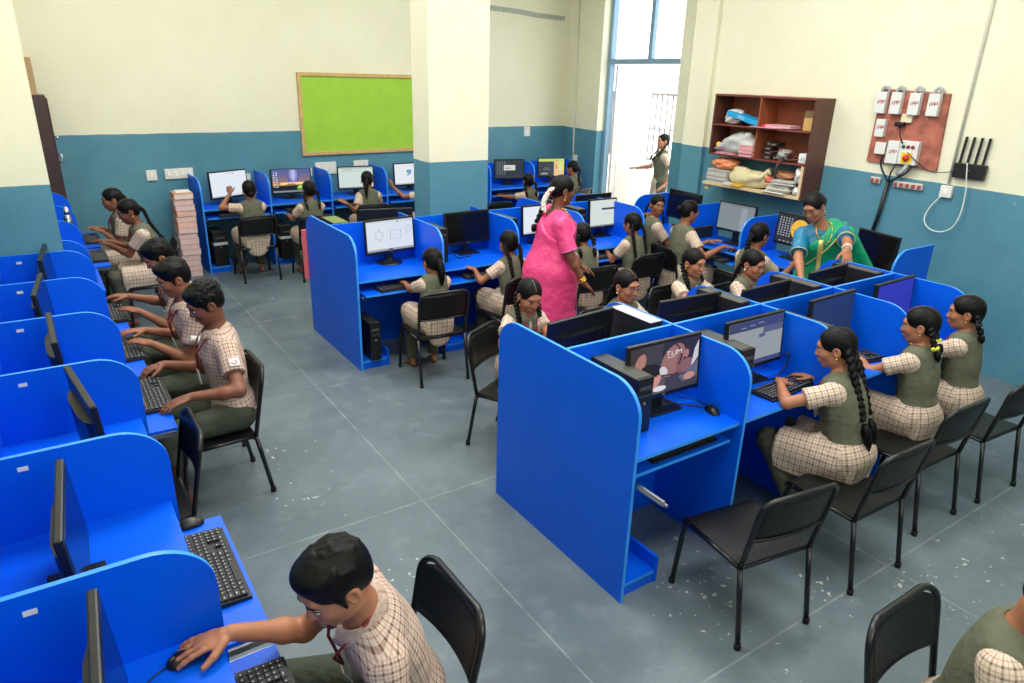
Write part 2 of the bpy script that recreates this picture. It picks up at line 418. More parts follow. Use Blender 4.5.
class Person:
    """builds one person; everything is expressed about the person's own base point on the floor"""
    def __init__(s, head, face, S=None, lean=8, side=0, twist=0, seat=0.40, stand=False, hf=None, hp=15, hr=0, wide=1.0,
                 right=None, left=None, rh=None, lh=None, rcurl=0.35, lcurl=0.35, rn=None, ln=None, rpole=None, lpole=None,
                 skin=1, fine=1.0, feet=0.0, knee=8, hoff=0.0):
        up = V3(0,0,1); a = math.radians(face); f = V3(math.cos(a), math.sin(a), 0); r = np.cross(f, up)
        L = math.radians(lean); sl = math.radians(side)
        def dr(t): return unit(up*math.cos(t)+f*math.sin(t)+r*math.tan(sl))
        hn = 0.8*L+math.radians(hp)*0.35
        T = 0.20*dr(0.6*L)+0.16*dr(L)+0.14*dr(1.2*L)+0.165*dr(hn)+0.012*f+r*hoff
        hz = seat+0.085 if not stand else None
        head = V3(*head)
        if stand:
            if S is None: S = head[2]/(T[2]+0.875)
            hz = 0.875*S
        elif S is None: S = (head[2]-hz)/T[2]
        s.S = S; s.seat = seat; s.stand = stand
        hip_w = V3(*(head-T*S)); s.base = V3(hip_w[0], hip_w[1], 0)
        hip = V3(0,0,head[2]-T[2]*S)
        s.hip = hip; s.f = f; s.r = r; s.up = up; W = wide; s.W = W
        s.u1, s.u2, s.u3 = dr(0.6*L), dr(L), dr(1.2*L)
        s.p1 = hip+S*0.20*s.u1; s.p2 = s.p1+S*0.16*s.u2; s.c7 = s.p2+S*0.14*s.u3
        tw = math.radians(twist)
        s.cf = unit(axrot(f, up, tw)-s.u3*(axrot(f, up, tw)@s.u3)); s.cr = np.cross(s.cf, s.u3)
        s.B1 = basis(f-s.u1*(f@s.u1), s.u1); s.B2 = basis(axrot(f, up, tw*0.5), s.u2); s.B3 = np.stack([s.cr, s.cf, s.u3])
        s.hc = head-s.base
        hfa = math.radians(face if hf is None else hf); q = V3(math.cos(hfa), math.sin(hfa), 0); hpp = math.radians(hp)
        s.hf = unit(q*math.cos(hpp)-up*math.sin(hpp)); s.hr_ = np.cross(s.hf, up); s.hr_ = unit(s.hr_)
        s.hu = np.cross(s.hr_, s.hf)
        if hr: s.hr_, s.hu = axrot(s.hr_, s.hf, math.radians(hr)), axrot(s.hu, s.hf, math.radians(hr))
        s.HB = np.stack([s.hr_, s.hf, s.hu])
        # arms
        s.sh = {}; s.el = {}; s.wr = {}; s.hd = {}; s.hn = {}; s.curl = {1: rcurl, -1: lcurl}
        for sd, tgt, hdr, pole, nn in ((1, right, rh, rpole, rn), (-1, left, lh, lpole, ln)):
            sh = s.c7-s.u3*0.068*S+s.cr*sd*0.140*S*W
            if tgt is None: w = s.base+hip+f*0.33*S+r*sd*0.10*S+up*0.13; tgt = w
            w = V3(*tgt)-s.base
            pl = up*-1.0+r*sd*0.45-f*0.3 if pole is None else V3(*pole)
            e, w = ik(sh, w, 0.265*S, 0.235*S, pl)
            s.sh[sd] = sh; s.el[sd] = e; s.wr[sd] = w
            fd = unit(w-e)
            s.hd[sd] = unit(fd*0.6+unit(V3(fd[0],fd[1],0))*0.6) if hdr is None else unit(V3(*hdr))
            s.hn[sd] = V3(0,0,1) if nn is None else V3(*nn)
        # legs
        s.hj = {}; s.kn = {}; s.an = {}; s.fd = {}
        for sd in (1,-1):
            hj = hip+r*sd*0.082*S*W-up*0.005; s.hj[sd] = hj
            if stand:
                s.kn[sd] = hj-up*0.42*S+f*0.01; s.an[sd] = hj-up*(hj[2]-0.075*S)-f*0.02; s.fd[sd] = unit(f+r*sd*0.15)
            else:
                ka = math.radians(knee)
                kd = unit(f*math.cos(ka)+r*sd*math.sin(ka)); k_ = hj+kd*max(0.40*S, 0.35)+up*(0.01)
                s.kn[sd] = k_; s.an[sd] = V3(k_[0],k_[1],0.07*S)+kd*(feet if feet else -0.08)
                s.fd[sd] = unit(kd)
        s.skin = skin_mat('skin_%d' % skin, SKINS[skin]); s.fine = fine
        s.parent = None
    def hp_(s, x, y, z):                      # point in head space (metres for an adult)
        return s.hc+(s.hr_*x+s.hf*y+s.hu*z)*s.hs
    def frame(s, o, w, R0):
        u = s.f-w*(s.f@w)
        u = unit(u) if np.linalg.norm(u) > 0.15 else unit(np.cross(w, s.r))
        return (V3(*o), unit(w), -u, R0)
    def torso(s, B, e=0.0, uv=False, parts=('pelvis','waist','chest','shoulder'), cuts=(), k=0.05):
        S, W = s.S, s.W; fr = s.frame(s.hip, s.u2, 0.125*S) if uv else None
        if 'pelvis' in parts: B.ell(s.hip+s.u1*0.025*S-s.f*0.012*S, (0.150*S*W+e, 0.115*S*W+e, 0.115*S+e), s.B1, k=k, cuts=cuts, uv=fr)
        if 'waist' in parts: B.ell(s.p1-s.u1*0.01*S, (0.122*S*W+e, 0.090*S*W+e, 0.17*S+e), s.B1, k=k, cuts=cuts, uv=fr)
        if 'chest' in parts: B.ell(s.p2-s.u2*0.01*S+s.cf*0.004, (0.138*S*W+e, 0.098*S*W+e, 0.155*S+e), s.B3, k=k, cuts=cuts, uv=fr)
        if 'bust' in parts:
            for sd in (1,-1): B.ell(s.p2+s.u3*0.0*S+s.cf*0.075*S+s.cr*sd*0.06*S, (0.06*S+e*.6, 0.05*S+e*.6, 0.06*S+e*.6), s.B3, k=0.04, cuts=cuts, uv=fr)
        if 'shoulder' in parts:
            for sd in (1,-1): B.cap(s.c7-s.u3*0.040*S-s.cf*0.008, s.sh[sd]-s.cr*sd*0.008, 0.052*S+e, 0.043*S+e, k=k, cuts=cuts, uv=fr)
    def body(s, legs=True, toes=False):
        S, W = s.S, s.W; B = Sdf(); s.hs = max(0.86+0.12*S, 0.97)
        s.torso(B)
        if s.stand is False or legs:
            for sd in (1,-1):
                B.cap(s.hj[sd], s.kn[sd], 0.076*S*W, 0.053*S, k=0.04)
                m = s.kn[sd]*0.68+s.an[sd]*0.32-s.fd[sd]*0.012
                B.cap(s.kn[sd], m, 0.050*S, 0.049*S, k=0.03); B.cap(m, s.an[sd], 0.047*S, 0.032*S, k=0.03)
                a = s.an[sd]; hd = s.fd[sd]; fl = V3(0,0,1)
                B.cap(V3(a[0],a[1],0.032*S)-hd*0.035*S, V3(a[0],a[1],0.03*S)+hd*0.10*S, 0.030*S, 0.026*S, k=0.03)
                B.ell(V3(a[0],a[1],0.022*S)+hd*0.12*S, (0.042*S,0.05*S,0.02*S), basis(hd, fl), k=0.02)
                if toes:
                    sv = np.cross(hd, fl)*sd
                    for q in range(5):
                        c = V3(a[0],a[1],0.014*S)+hd*(0.165-0.008*q*q*0.5)*S+sv*(-0.030+0.016*q)*S
                        B.cap(c-hd*0.02, c, (0.013 if q==0 else 0.009)*S, (0.012 if q==0 else 0.008)*S, k=0.006)
        # neck and arms
        nb = s.hp_(0,-0.018,-0.065)
        B.cap(s.c7-s.u3*0.03*S, nb, 0.052*S, 0.047*S, k=0.035)
        for sd in (1,-1):
            B.cap(s.sh[sd], s.el[sd], 0.043*S*(0.6+0.4*W), 0.034*S, k=0.03)
            m = s.el[sd]*0.7+s.wr[sd]*0.3
            B.cap(s.el[sd], m, 0.034*S, 0.035*S, k=0.02); B.cap(m, s.wr[sd], 0.034*S, 0.0235*S, k=0.02)
        parts = [B.mesh(0.0085*s.fine)]
        # head
        H = Sdf(); p = s.hp_; q = s.hs; HB = s.HB
        H.cap(s.c7*0.5+nb*0.5, nb, 0.0485*S, 0.047*S, k=0.03)
        H.ell(p(0,-.012,.028), (.071*q,.090*q,.080*q), HB, k=.03)
        H.ell(p(0,.020,-.028), (.0555*q,.066*q,.078*q), HB, k=.03)
        for sd in (1,-1):
            H.cap(p(sd*.034,.012,-.064), p(sd*.006,.058,-.088), .021*q, .0155*q, k=.025)
            H.ell(p(sd*.033,.056,-.024), (.022*q,.025*q,.022*q), HB, k=.022)
            H.ell(p(sd*.0118,.088,-.029), (.0085*q,.010*q,.0072*q), HB, k=.007)
            H.ell(p(sd*.073,-.010,-.008), (.010*q,.020*q,.031*q), HB, k=.008)
            H.ell(p(sd*.078,-.004,-.006), (.006*q,.010*q,.017*q), HB, k=.006, sub=True)
        H.cap(p(-.026,.0755,.027), p(.026,.0755,.027), .011*q, k=.02)
        H.cap(p(0,.080,.012), p(0,.0965,-.024), .0068*q, .0112*q, k=.012)
        for sd in (1,-1): H.ell(p(sd*.031,.094,.004), (.017*q,.013*q,.0095*q), HB, k=.010, sub=True)
        H.ell(p(0,.079,-.059), (.024*q,.015*q,.015*q), HB, k=.014)
        parts.append(H.mesh(0.0045*s.fine))
        for sd in (1,-1):
            D = Sdf(); m = s.el[sd]*0.25+s.wr[sd]*0.75
            D.cap(m, s.wr[sd], 0.0262*S, 0.0222*S, k=0.01)
            add_hand(D, S*1.02, s.wr[sd], s.hd[sd], s.hn[sd], sd, s.curl[sd])
            parts.append(D.mesh(0.0034*s.fine))
        V, F = join_vf(parts)
        s.obj = np_object('person', V, F, s.skin, loc=tuple(s.base))
        return s.obj
    def face(s, glasses=False, smile=False, brow_dark=True, eyes=True, bindi=False, closed=False, earring=None):
        p = lambda x,y,z: tuple(s.hp_(x,y,z)); q = s.hs
        M = Matrix([[*( -0.0+s.HB[:,i])] for i in range(3)]).to_4x4()      # head axes to person axes
        white = mat('eye_white', (196,186,176), rough=0.3); iris = mat('eye_iris', (28,18,14), rough=0.2)
        def at(c): return Matrix.Translation(Vector(p(*c))) @ M
        for sd in (1,-1):
            e = MB(); e.cur = 0; e.ellipsoid((0,0,0), (.0138*q,.0065*q,.0056*q if not closed else .0026*q), at((sd*.0305,.0792,.0035)))
            e.cur = 1; e.ellipsoid((0,0,0), (.0078*q,.0034*q,.0058*q if not closed else .0026*q), at((sd*.0305,.0829,.0035-(.001 if closed else 0))))
            e.tube([p(sd*(.0305+t*.0145), .0858-abs(t)*.006-(.004*t if t*1>0 else 0), .0098-.004*t*t) for t in (-1,-.5,0,.5,1)], .0014*q, seg=5)
            e.build('eye', [white, iris], s.obj)
            b = MB(); b.tube([p(sd*x,y,z) for x,y,z in ((.012,.0915,.0245),(.026,.0905,.0285),(.040,.083,.0275),(.050,.074,.0225))], [.0014*q,.0021*q,.0018*q,.0008*q], seg=6)
            b.build('eyebrow', hair_mat(), s.obj)
            if earring:
                g = MB(); g.lathe([(.001,-.006),(.0055,-.004),(.006,.002),(.002,.006)], M=at((sd*.081,-.004,-.042)))
                if earring == 'drop': g.lathe([(.0008,.02),(.001,.008),(.006,-.006),(.008,-.012),(.001,-.014)], M=at((sd*.082,-.004,-.062)))
                g.build('earring', mat('gold', (222,178,80), rough=0.25, metal=1.0) if earring != 'pearl' else mat('pearl', (235,230,220), rough=0.2), s.obj)
        l = MB(); w = .026 if smile else .0235
        l.tube([p(x*w, .0945-.010*x*x, -.0545+(.005*x*x if smile else -.0015*x*x)+.0012*math.cos(x*6)) for x in (-1,-.6,-.25,0,.25,.6,1)], [.0012*q,.003*q,.0042*q,.0036*q,.0042*q,.003*q,.0012*q], seg=7)
        l.tube([p(x*w*.9, .0935-.010*x*x, -.0625+(.006*x*x if smile else .003*x*x)) for x in (-1,-.5,0,.5,1)], [.0012*q,.0042*q,.005*q,.0042*q,.0012*q], seg=7)
        l.build('lips', mat('lips', (138,76,66), rough=0.45), s.obj)
        if smile:
            t = MB(); t.tube([p(x*.016, .0955-.008*x*x, -.058+.004*x*x) for x in (-1,-.4,.4,1)], .0024*q, seg=6); t.build('teeth', mat('teeth', (232,228,218), rough=0.25), s.obj)
        if bindi:
            MB().ellipsoid((0,0,0), (.004,.002,.004), at((0,.0925,.030))).build('bindi', mat('bindi', (150,20,30)), s.obj)
        if glasses:
            g = MB()
            for sd in (1,-1):
                g.tube([p(sd*.0325+.021*math.cos(a), .0985-.006*abs(math.cos(a)), .002+.0155*math.sin(a)) for a in [2*PI*i/16 for i in range(16)]], .0013*q, seg=5, closed=True)
                g.tube([p(sd*.053,.093,.008), p(sd*.072,.05,.008), p(sd*.078,-.005,.01), p(sd*.077,-.02,-.002)], .0012*q, seg=5)
            g.tube([p(-.0115,.0975,.006), p(0,.101,.009), p(.0115,.0975,.006)], .0012*q, seg=5)
            g.build('glasses', mat('glasses_frame', (70,66,62), rough=0.25, metal=0.6), s.obj)
    # ---------------- hair
    def hair_cap(s, boy=False, curly=False, fringe=0.0, parting=None, vol=1.0):
        H = Sdf(); p = s.hp_; q = s.hs; HB = s.HB
        if boy:
            H.ell(p(0,-.016,.042), (.081*q*vol,.098*q*vol,.084*q*vol), HB, k=.02)
            H.ell(p(0,.034,.088), (.058*q,.050*q,.028*q), HB, k=.03)
            H.ell(p(0,-.055,-.005), (.064*q,.050*q,.062*q), HB, k=.03)
            for sd in (1,-1): H.cap(p(sd*.066,.022,.012), p(sd*.067,.020,-.026), .011*q, .006*q, k=.01)
            H.ell(p(0,.098,-.034), (.064*q,.060*q,.096*q), HB, k=.010, sub=True)
        else:
            H.ell(p(0,-.015,.033), (.079*q,.098*q,.085*q), HB, k=.02)
            H.ell(p(0,-.050,-.015), (.062*q,.052*q,.058*q), HB, k=.03)
            H.ell(p(0,.100,-.030), (.066*q,.072*q,.101*q), HB, k=.010, sub=True)
        for sd in (1,-1): H.ell(p(sd*.084,-.002,-.016), (.022*q,.023*q,.034*q), HB, k=.008, sub=True)
        H.ell(p(0,.06,-.11), (.10*q,.085*q,.085*q), HB, k=.01, sub=True)
        if curly:
            rnd = random.Random(5)
            for i in range(300):
                th = rnd.uniform(0, 2*PI); ph = rnd.uniform(-0.15, 1.45)
                c = (0.08*math.cos(ph)*math.sin(th), -0.016+0.098*math.cos(ph)*math.cos(th), .042+0.084*math.sin(ph))
                if c[1] > .05 and c[2] < .066: continue
                if c[2] < .02 and c[1] > -.02: continue
                H.ell(p(*c), (.0095*q,)*3, None, k=.003)
        if boy and not curly:
            rnd = random.Random(11)
            for i in range(70):
                th = rnd.uniform(0, 2*PI); ph = rnd.uniform(0.25, 1.4)
                c = V3(0.079*math.cos(ph)*math.sin(th), -0.016+0.096*math.cos(ph)*math.cos(th), .042+0.082*math.sin(ph))
                if c[1] > .05 and c[2] < .07: continue
                d = unit(V3(0.35*c[0]/.08+0.5, 0.8, -0.35*(c[1]/.09))); e = c+d*0.030
                e = V3(0,-.016,.042)+(e-V3(0,-.016,.042))*(np.linalg.norm((c-V3(0,-.016,.042))/V3(.08,.097,.083))/max(np.linalg.norm((e-V3(0,-.016,.042))/V3(.08,.097,.083)),.1))
                H.cap(p(*c), p(*e), .0085*q, .0045*q, k=.006)
        V, F = H.mesh(0.0048*s.fine)
        o = np_object('hair', V, F, hair_mat(), s.obj)
        if parting is not None:
            t = MB(); t.tube([tuple(p(parting, y, z)) for y,z in ((.074,.078),(.060,.0935),(.040,.1065),(.012,.1168),(-.02,.1185),(-.06,.108),(-.09,.086))], [.0012,.0018,.0022,.0022,.0022,.002,.001], seg=5)
            t.build('hair_parting', mat('scalp', (128,92,74), rough=0.6), o)
        s.hair = o; return o
    def braid(s, pts, r=0.017, tuft=0.07, ribbon=None, name='braid', loop=False):
        P = [Vector(p) for p in pts]; b = MB()
        L = [0]
        for i in range(1,len(P)): L.append(L[-1]+(P[i]-P[i-1]).length)
        def at(t):
            for i in range(1,len(P)):
                if t <= L[i] or i == len(P)-1:
                    u = (t-L[i-1])/max(L[i]-L[i-1],1e-6); return P[i-1].lerp(P[i], min(u,1)), (P[i]-P[i-1]).normalized()
        n = int(L[-1]/(r*0.78)); sd = Vector(s.cr)
        for k in range(n):
            c, d = at(k*r*0.78); sv = (sd-d*sd.dot(d)).normalized(); fv = d.cross(sv)
            rr = r*(1.0-0.25*k/max(n,1))
            ax = (d*0.8+sv*(0.6 if k%2 else -0.6)).normalized(); a2 = ax.cross(fv).normalized()
            M = Matrix((( a2.x, fv.x, ax.x, 0),(a2.y, fv.y, ax.y, 0),(a2.z, fv.z, ax.z, 0),(0,0,0,1)))
            M = Matrix.Translation(c+sv*rr*(0.42 if k%2 else -0.42)) @ M
            b.ellipsoid((0,0,0), (rr*0.80, rr*0.92, rr*1.35), M, nu=8, nv=6)
        e, d = at(L[-1])
        if tuft: b.tube([e, e+d*tuft*0.3, e+d*tuft*0.75+Vector((0,0,-.01)), e+d*tuft+Vector((0,0,-.02))], [r*0.55, r*1.0, r*0.8, r*0.15], seg=9)
        o = b.build(name, hair_mat(), s.obj)
        if ribbon:
            g = MB(); e2, d2 = at(L[-1]*ribbon[1])
            for k in range(2):
                g.ellipsoid((0,0,0), (.022,.008,.014), Matrix.Translation(e2+sd*(.018 if k else -.018)), nu=8, nv=6)
            g.tube([e2-d2*.008, e2+d2*.008], r*1.1, seg=8)
            g.build('ribbon', mat('ribbon_'+ribbon[0], {'yellow':(226,228,70),'black':(24,24,34),'maroon':(110,24,36)}[ribbon[0]]), o)
        return o
    def ponytail(s, ln=0.26, r=0.026, side=0.0, start=(0,-.10,.02)):
        a = s.hp_(*start); b = MB(); P = [a]
        dv = unit(-s.hf*0.6+V3(0,0,-0.5)+s.hr_*side)
        for k in range(1,9):
            dv = unit(dv*0.75+V3(0,0,-0.45)); P.append(P[-1]+dv*ln/8)
        b.tube([tuple(x) for x in P], [r*0.6,r*0.9,r,r*1.05,r,r*0.95,r*0.8,r*0.55,r*0.15], seg=10)
        return b.build('ponytail', hair_mat(), s.obj)
    def plaits(s, style='back', ln=0.20, r=0.016, ribbon=None, sides=(1,-1), tuft=0.07, out=0.0):
        """two plaits from behind the ears"""
        S = s.S
        for sd in sides:
            a = s.hp_(sd*.060,-.066,-.012)
            if style == 'back': q = s.c7+s.cr*sd*(0.075+out)*S-s.cf*0.095*S+s.u3*0.02; e = s.c7+s.cr*sd*(0.07+out)*S-s.cf*0.125*S-s.u3*ln
            elif style == 'front': q = s.c7+s.cr*sd*0.10*S+s.cf*0.055*S+s.u3*0.015*S; e = s.c7+s.cr*sd*0.085*S+s.cf*0.135*S-s.u3*ln
            elif style == 'side': q = s.hp_(sd*.095,-.05,-.06); e = s.hp_(sd*.105,-.04,-.06)-V3(0,0,ln)
            else:
                q = s.hp_(sd*.085,-.075,-.085); e = s.hp_(sd*.080,-.09,-.105-ln*.4)
            m = a*0.5+q*0.5+s.hr_*sd*0.012
            s.braid([tuple(a), tuple(m), tuple(q), tuple(e)], r=r, ribbon=ribbon, tuft=tuft)
    def bun(s, c=(0,-.125,.0), r=.042):
        b = MB(); M = Matrix.Translation(Vector(tuple(s.hp_(*c))))
        b.ellipsoid((0,0,0), (r,r*.9,r*1.05), M); b.build('hair_bun', hair_mat(), s.obj)
    # ---------------- clothes
    def sleeves(s, B, e, end=0.62, uv=True, k=0.03):
        S = s.S
        for sd in (1,-1):
            ax = unit(s.el[sd]-s.sh[sd]); ln = np.linalg.norm(s.el[sd]-s.sh[sd]); c = s.sh[sd]+ax*ln*end
            B.cap(s.sh[sd], s.sh[sd]+ax*ln*(end+0.15), 0.042*S*(0.6+0.4*s.W)+e, 0.043*S*(0.6+0.4*s.W)+e+0.007, k=k, cuts=((c, ax),),
                  uv=s.frame(s.sh[sd], ax, 0.058*S) if uv else None)
    def neck_v(s, B, r=0.05, drop=0.11, k=0.01):
        S = s.S; a = s.c7+s.cf*0.13*S+s.u3*0.05*S; b = s.c7+s.cf*0.12*S-s.u3*drop*S
        B.cap(a, b, r*S, 0.008*S, k=k, sub=True)
        B.cap(s.c7+s.cf*0.0+s.u3*0.03, s.c7+s.cf*0.10*S+s.u3*0.06*S, 0.060*S, 0.062*S, k=k, sub=True)
    def shirt(s, m, e=0.013, end=0.62, low=-0.045, neck=True):
        S = s.S; B = Sdf(); cut = ((s.hip+s.u1*low, -s.u1),)
        s.torso(B, e, uv=True, cuts=cut); s.sleeves(B, 0.012, end)
        if neck: s.neck_v(B, 0.045, 0.05)
        V, F = B.mesh(0.0085*s.fine); o = np_object('shirt', V, F, m, s.obj, B.uvs(V,F))
        # turned-down collar
        g = MB(); st = s.c7+s.u3*0.022*S+s.cf*0.012*S
        for sd in (1,-1):
            def fn(u, v):
                a = PI*(-0.5+1.36*u) if False else PI*(1.0-0.90*u)
                rr = (0.060+0.024*v)*S
                q = st+s.cr*sd*math.sin(a)*rr*1.0+s.cf*(math.cos(a)*-1)*rr*-1.0
                return tuple(q+s.u3*(0.018-0.026*v-0.040*u*(0.5+0.5*v))*S+s.cf*(0.012*u*v))
            g.grid(fn, 10, 3, th=0.004*sd)
        c = g.build('collar', MATS.get('plaid_collar') or plain_collar(), o)
        s.shirt_o = o; return o
    def vest(s, m, e=0.021):
        S = s.S; B = Sdf(); cut = ((s.hip+s.u1*0.035, -s.u1),)
        s.torso(B, e, parts=('pelvis','waist','chest'), cuts=cut)
        for sd in (1,-1):
            B.cap(s.c7-s.u3*0.038*S-s.cf*0.008, s.c7*0.30+s.sh[sd]*0.70, 0.055*S+e*0.7, 0.048*S+e*0.7, k=0.05)
        s.neck_v(B, 0.055, 0.13)
        V, F = B.mesh(0.0085*s.fine); return np_object('vest', V, F, m, s.obj)
    def kameez(s, m, e=0.012, end=0.60, reach=0.84):
        """plaid tunic: bodice, short sleeves and skirt flaps over the thighs"""
        S = s.S; B = Sdf(); s.torso(B, e, uv=True); s.sleeves(B, 0.013, end); s.neck_v(B, 0.045, 0.09)
        if s.stand:
            fr = s.frame(s.hip, V3(0,0,1), 0.17)
            B.cap(s.hip, s.hip-s.up*0.42*S, 0.135*S, 0.175*S, k=0.05, cuts=((s.hip-s.up*0.40*S, -s.up),), uv=fr)
        else:
            B.ell(s.hip+s.u1*0.01*S-s.f*0.015*S, (0.165*S*s.W+e, 0.135*S*s.W+e, 0.11*S+e), s.B1, k=0.05, uv=s.frame(s.hip, s.u2, 0.125*S))
            for sd in (1,-1):
                d = s.kn[sd]-s.hj[sd]; ax = unit(d); c = s.hj[sd]+d*reach; sv = s.r*sd
                fr = s.frame(s.hj[sd], ax, 0.095*S)
                B.cap(s.hj[sd]+s.up*0.010, s.hj[sd]+d*(reach+.2)+s.up*0.012, 0.080*S*s.W+0.020, 0.064*S+0.026, k=0.05, cuts=((c, ax),(V3(0,0,s.seat+0.008), V3(0,0,-1))), uv=fr)
                B.ell(s.hj[sd]+d*0.45+sv*0.070*S-s.up*0.035, (0.022, np.linalg.norm(d)*0.62, 0.105), basis(ax, s.up), k=0.06, cuts=((c, ax),), uv=fr)
            mid = (s.hj[1]+s.hj[-1])/2; d = (s.kn[1]+s.kn[-1])/2-mid
            B.ell(mid+d*0.45+s.up*0.050*S, (0.085*S, 0.24*S, 0.024*S), basis(s.f, s.up), k=0.05, cuts=((mid+d*reach, unit(d)),), uv=s.frame(mid, unit(d), 0.085*S))
            fr = s.frame(s.hip, s.up, 0.125*S)
            B.ell(s.hip-s.f*0.118*S-s.up*0.075, (0.150*S, 0.030, 0.125), basis(s.f, s.up), k=0.04, uv=fr)
        V, F = B.mesh(0.0085*s.fine); s.shirt_o = np_object('kameez', V, F, m, s.obj, B.uvs(V,F)); return s.shirt_o
    def trousers(s, m, e=0.010, name='trousers', cuff=0.10, loose=0.0):
        S, W = s.S, s.W; B = Sdf(); s.torso(B, e, parts=('pelvis',))
        for sd in (1,-1):
            B.cap(s.hj[sd], s.kn[sd], 0.077*S*W+e+loose, 0.056*S+e+loose, k=0.04)
            d = unit(s.an[sd]-s.kn[sd]); c = s.an[sd]-d*cuff*S*0.5
            B.cap(s.kn[sd], s.an[sd]+d*0.1, 0.054*S+e+loose, 0.045*S+e+loose, k=0.03, cuts=((c, d),))
        V, F = B.mesh(0.0095*s.fine); return np_object(name, V, F, m, s.obj)
    def lanyard(s, drop=0.17, card=True, e=0.03):
        S = s.S; t = MB(); n = MATS.get('lanyard') or mat('lanyard', (120,32,40), rough=0.6)
        ft = s.c7-s.u3*drop*S+s.cf*(0.112*S*s.W+e)
        for sd in (1,-1):
            t.tube([tuple(x) for x in (s.c7+s.u3*0.02*S-s.cf*(0.055*S), s.c7+s.u3*0.035*S+s.cr*sd*0.062*S-s.cf*0.005, s.c7-s.u3*0.02*S+s.cr*sd*0.062*S+s.cf*(0.070*S+e*.6), s.c7-s.u3*0.09*S+s.cr*sd*0.035*S+s.cf*(0.105*S*s.W+e), ft)], 0.0048, seg=6)
        o = t.build('lanyard', n, s.obj)
        if card:
            B3 = Matrix([[*(s.B3[:,i])] for i in range(3)]).to_4x4()
            c = MB(); c.box(-.027,.027,-.002,.002,-.08,0, M=Matrix.Translation(Vector(tuple(ft+s.cf*0.006))) @ B3)
            c.build('id_card', mat('id_card', (214,210,206), rough=0.3), o)
    def badge(s, sd):
        """white sleeve patch with a red swirl emblem"""
        ax = unit(s.el[sd]-s.sh[sd]); out = unit(s.cr*sd-ax*((s.cr*sd)@ax)); ln = np.linalg.norm(s.el[sd]-s.sh[sd])
        R = 0.045*s.S*(0.6+0.4*s.W)+0.0165
        fw = unit(np.cross(ax, out)); c = s.sh[sd]+ax*ln*0.47
        def P(u, v, h=0.0): 
            a = u/R; return tuple(c+ax*v+(out*math.cos(a)+fw*math.sin(a))*(R+h+0.003+0.006*(0.5+v/0.1)))
        b = MB(); b.grid(lambda u,v: P((u-.5)*.052, (v-.5)*.05), 6, 2, th=0.002)
        o = b.build('sleeve_badge', mat('badge_white', (232,226,220), rough=0.6), s.shirt_o)
        g = MB(); g.tube([P(0.013*math.cos(a)*(1-.07*a), 0.013*math.sin(a)*(1-.07*a), .001) for a in [i*0.4 for i in range(13)]], 0.0026, seg=5)
        g.build('badge_emblem', mat('badge_red', (150,40,48), rough=0.6), o)
def plain_collar():
    return mat('plaid_collar', (172,150,136), rough=0.85, noise=0.22, nscale=70)
# ------------------------------------------------------------------ the room
def wall_mat(name, base_z, slope_axis=None, slope=0.0, s0=0.0):
    """cream distemper above, teal oil paint below, with a hand-painted edge"""
    m = bpy.data.materials.new(name); m.use_nodes = True; N = NT(m); b = m.node_tree.nodes['Principled BSDF']
    g = N.new('ShaderNodeNewGeometry'); sp = N.new('ShaderNodeSeparateXYZ'); N.L.new(g.outputs['Position'], sp.inputs[0])
    z = sp.outputs[2]
    n1 = N.noise(g.outputs['Position'], 5, 3)
    edge = N.m('MULTIPLY_ADD', n1, 0.012, base_z-0.006)
    if slope_axis is not None: edge = N.m('ADD', edge, N.m('MULTIPLY', N.m('SUBTRACT', sp.outputs[slope_axis], s0), slope))
    low = N.m('LESS_THAN', z, edge)
    n2 = N.noise(g.outputs['Position'], 1.6, 6, 0.6); n3 = N.noise(g.outputs['Position'], 26, 3)
    f = N.ramp(n2, 0.3, 0.7)
    cream = N.mix(f, c4((231,228,199)), c4((237,235,209)))
    teal = N.mix(f, c4((79,132,151)), c4((92,147,164)))
    scuff = N.m('MULTIPLY', N.m('GREATER_THAN', N.noise(g.outputs['Position'], 9, 2), 0.74), 0.35)
    teal = N.mix(scuff, teal, c4((150,186,194)))
    N.L.new(N.mix(low, cream, teal), b.inputs['Base Color'])
    N.L.new(N.m('MULTIPLY_ADD', low, -0.36, 0.78), b.inputs['Roughness'])
    b.inputs['Specular IOR Level'].default_value = 0.35
    bp = N.new('ShaderNodeBump'); bp.inputs['Strength'].default_value = 0.10; bp.inputs['Distance'].default_value = 0.02
    N.L.new(N.m('ADD', n3, n2), bp.inputs['Height']); N.L.new(bp.outputs[0], b.inputs['Normal'])
    return m
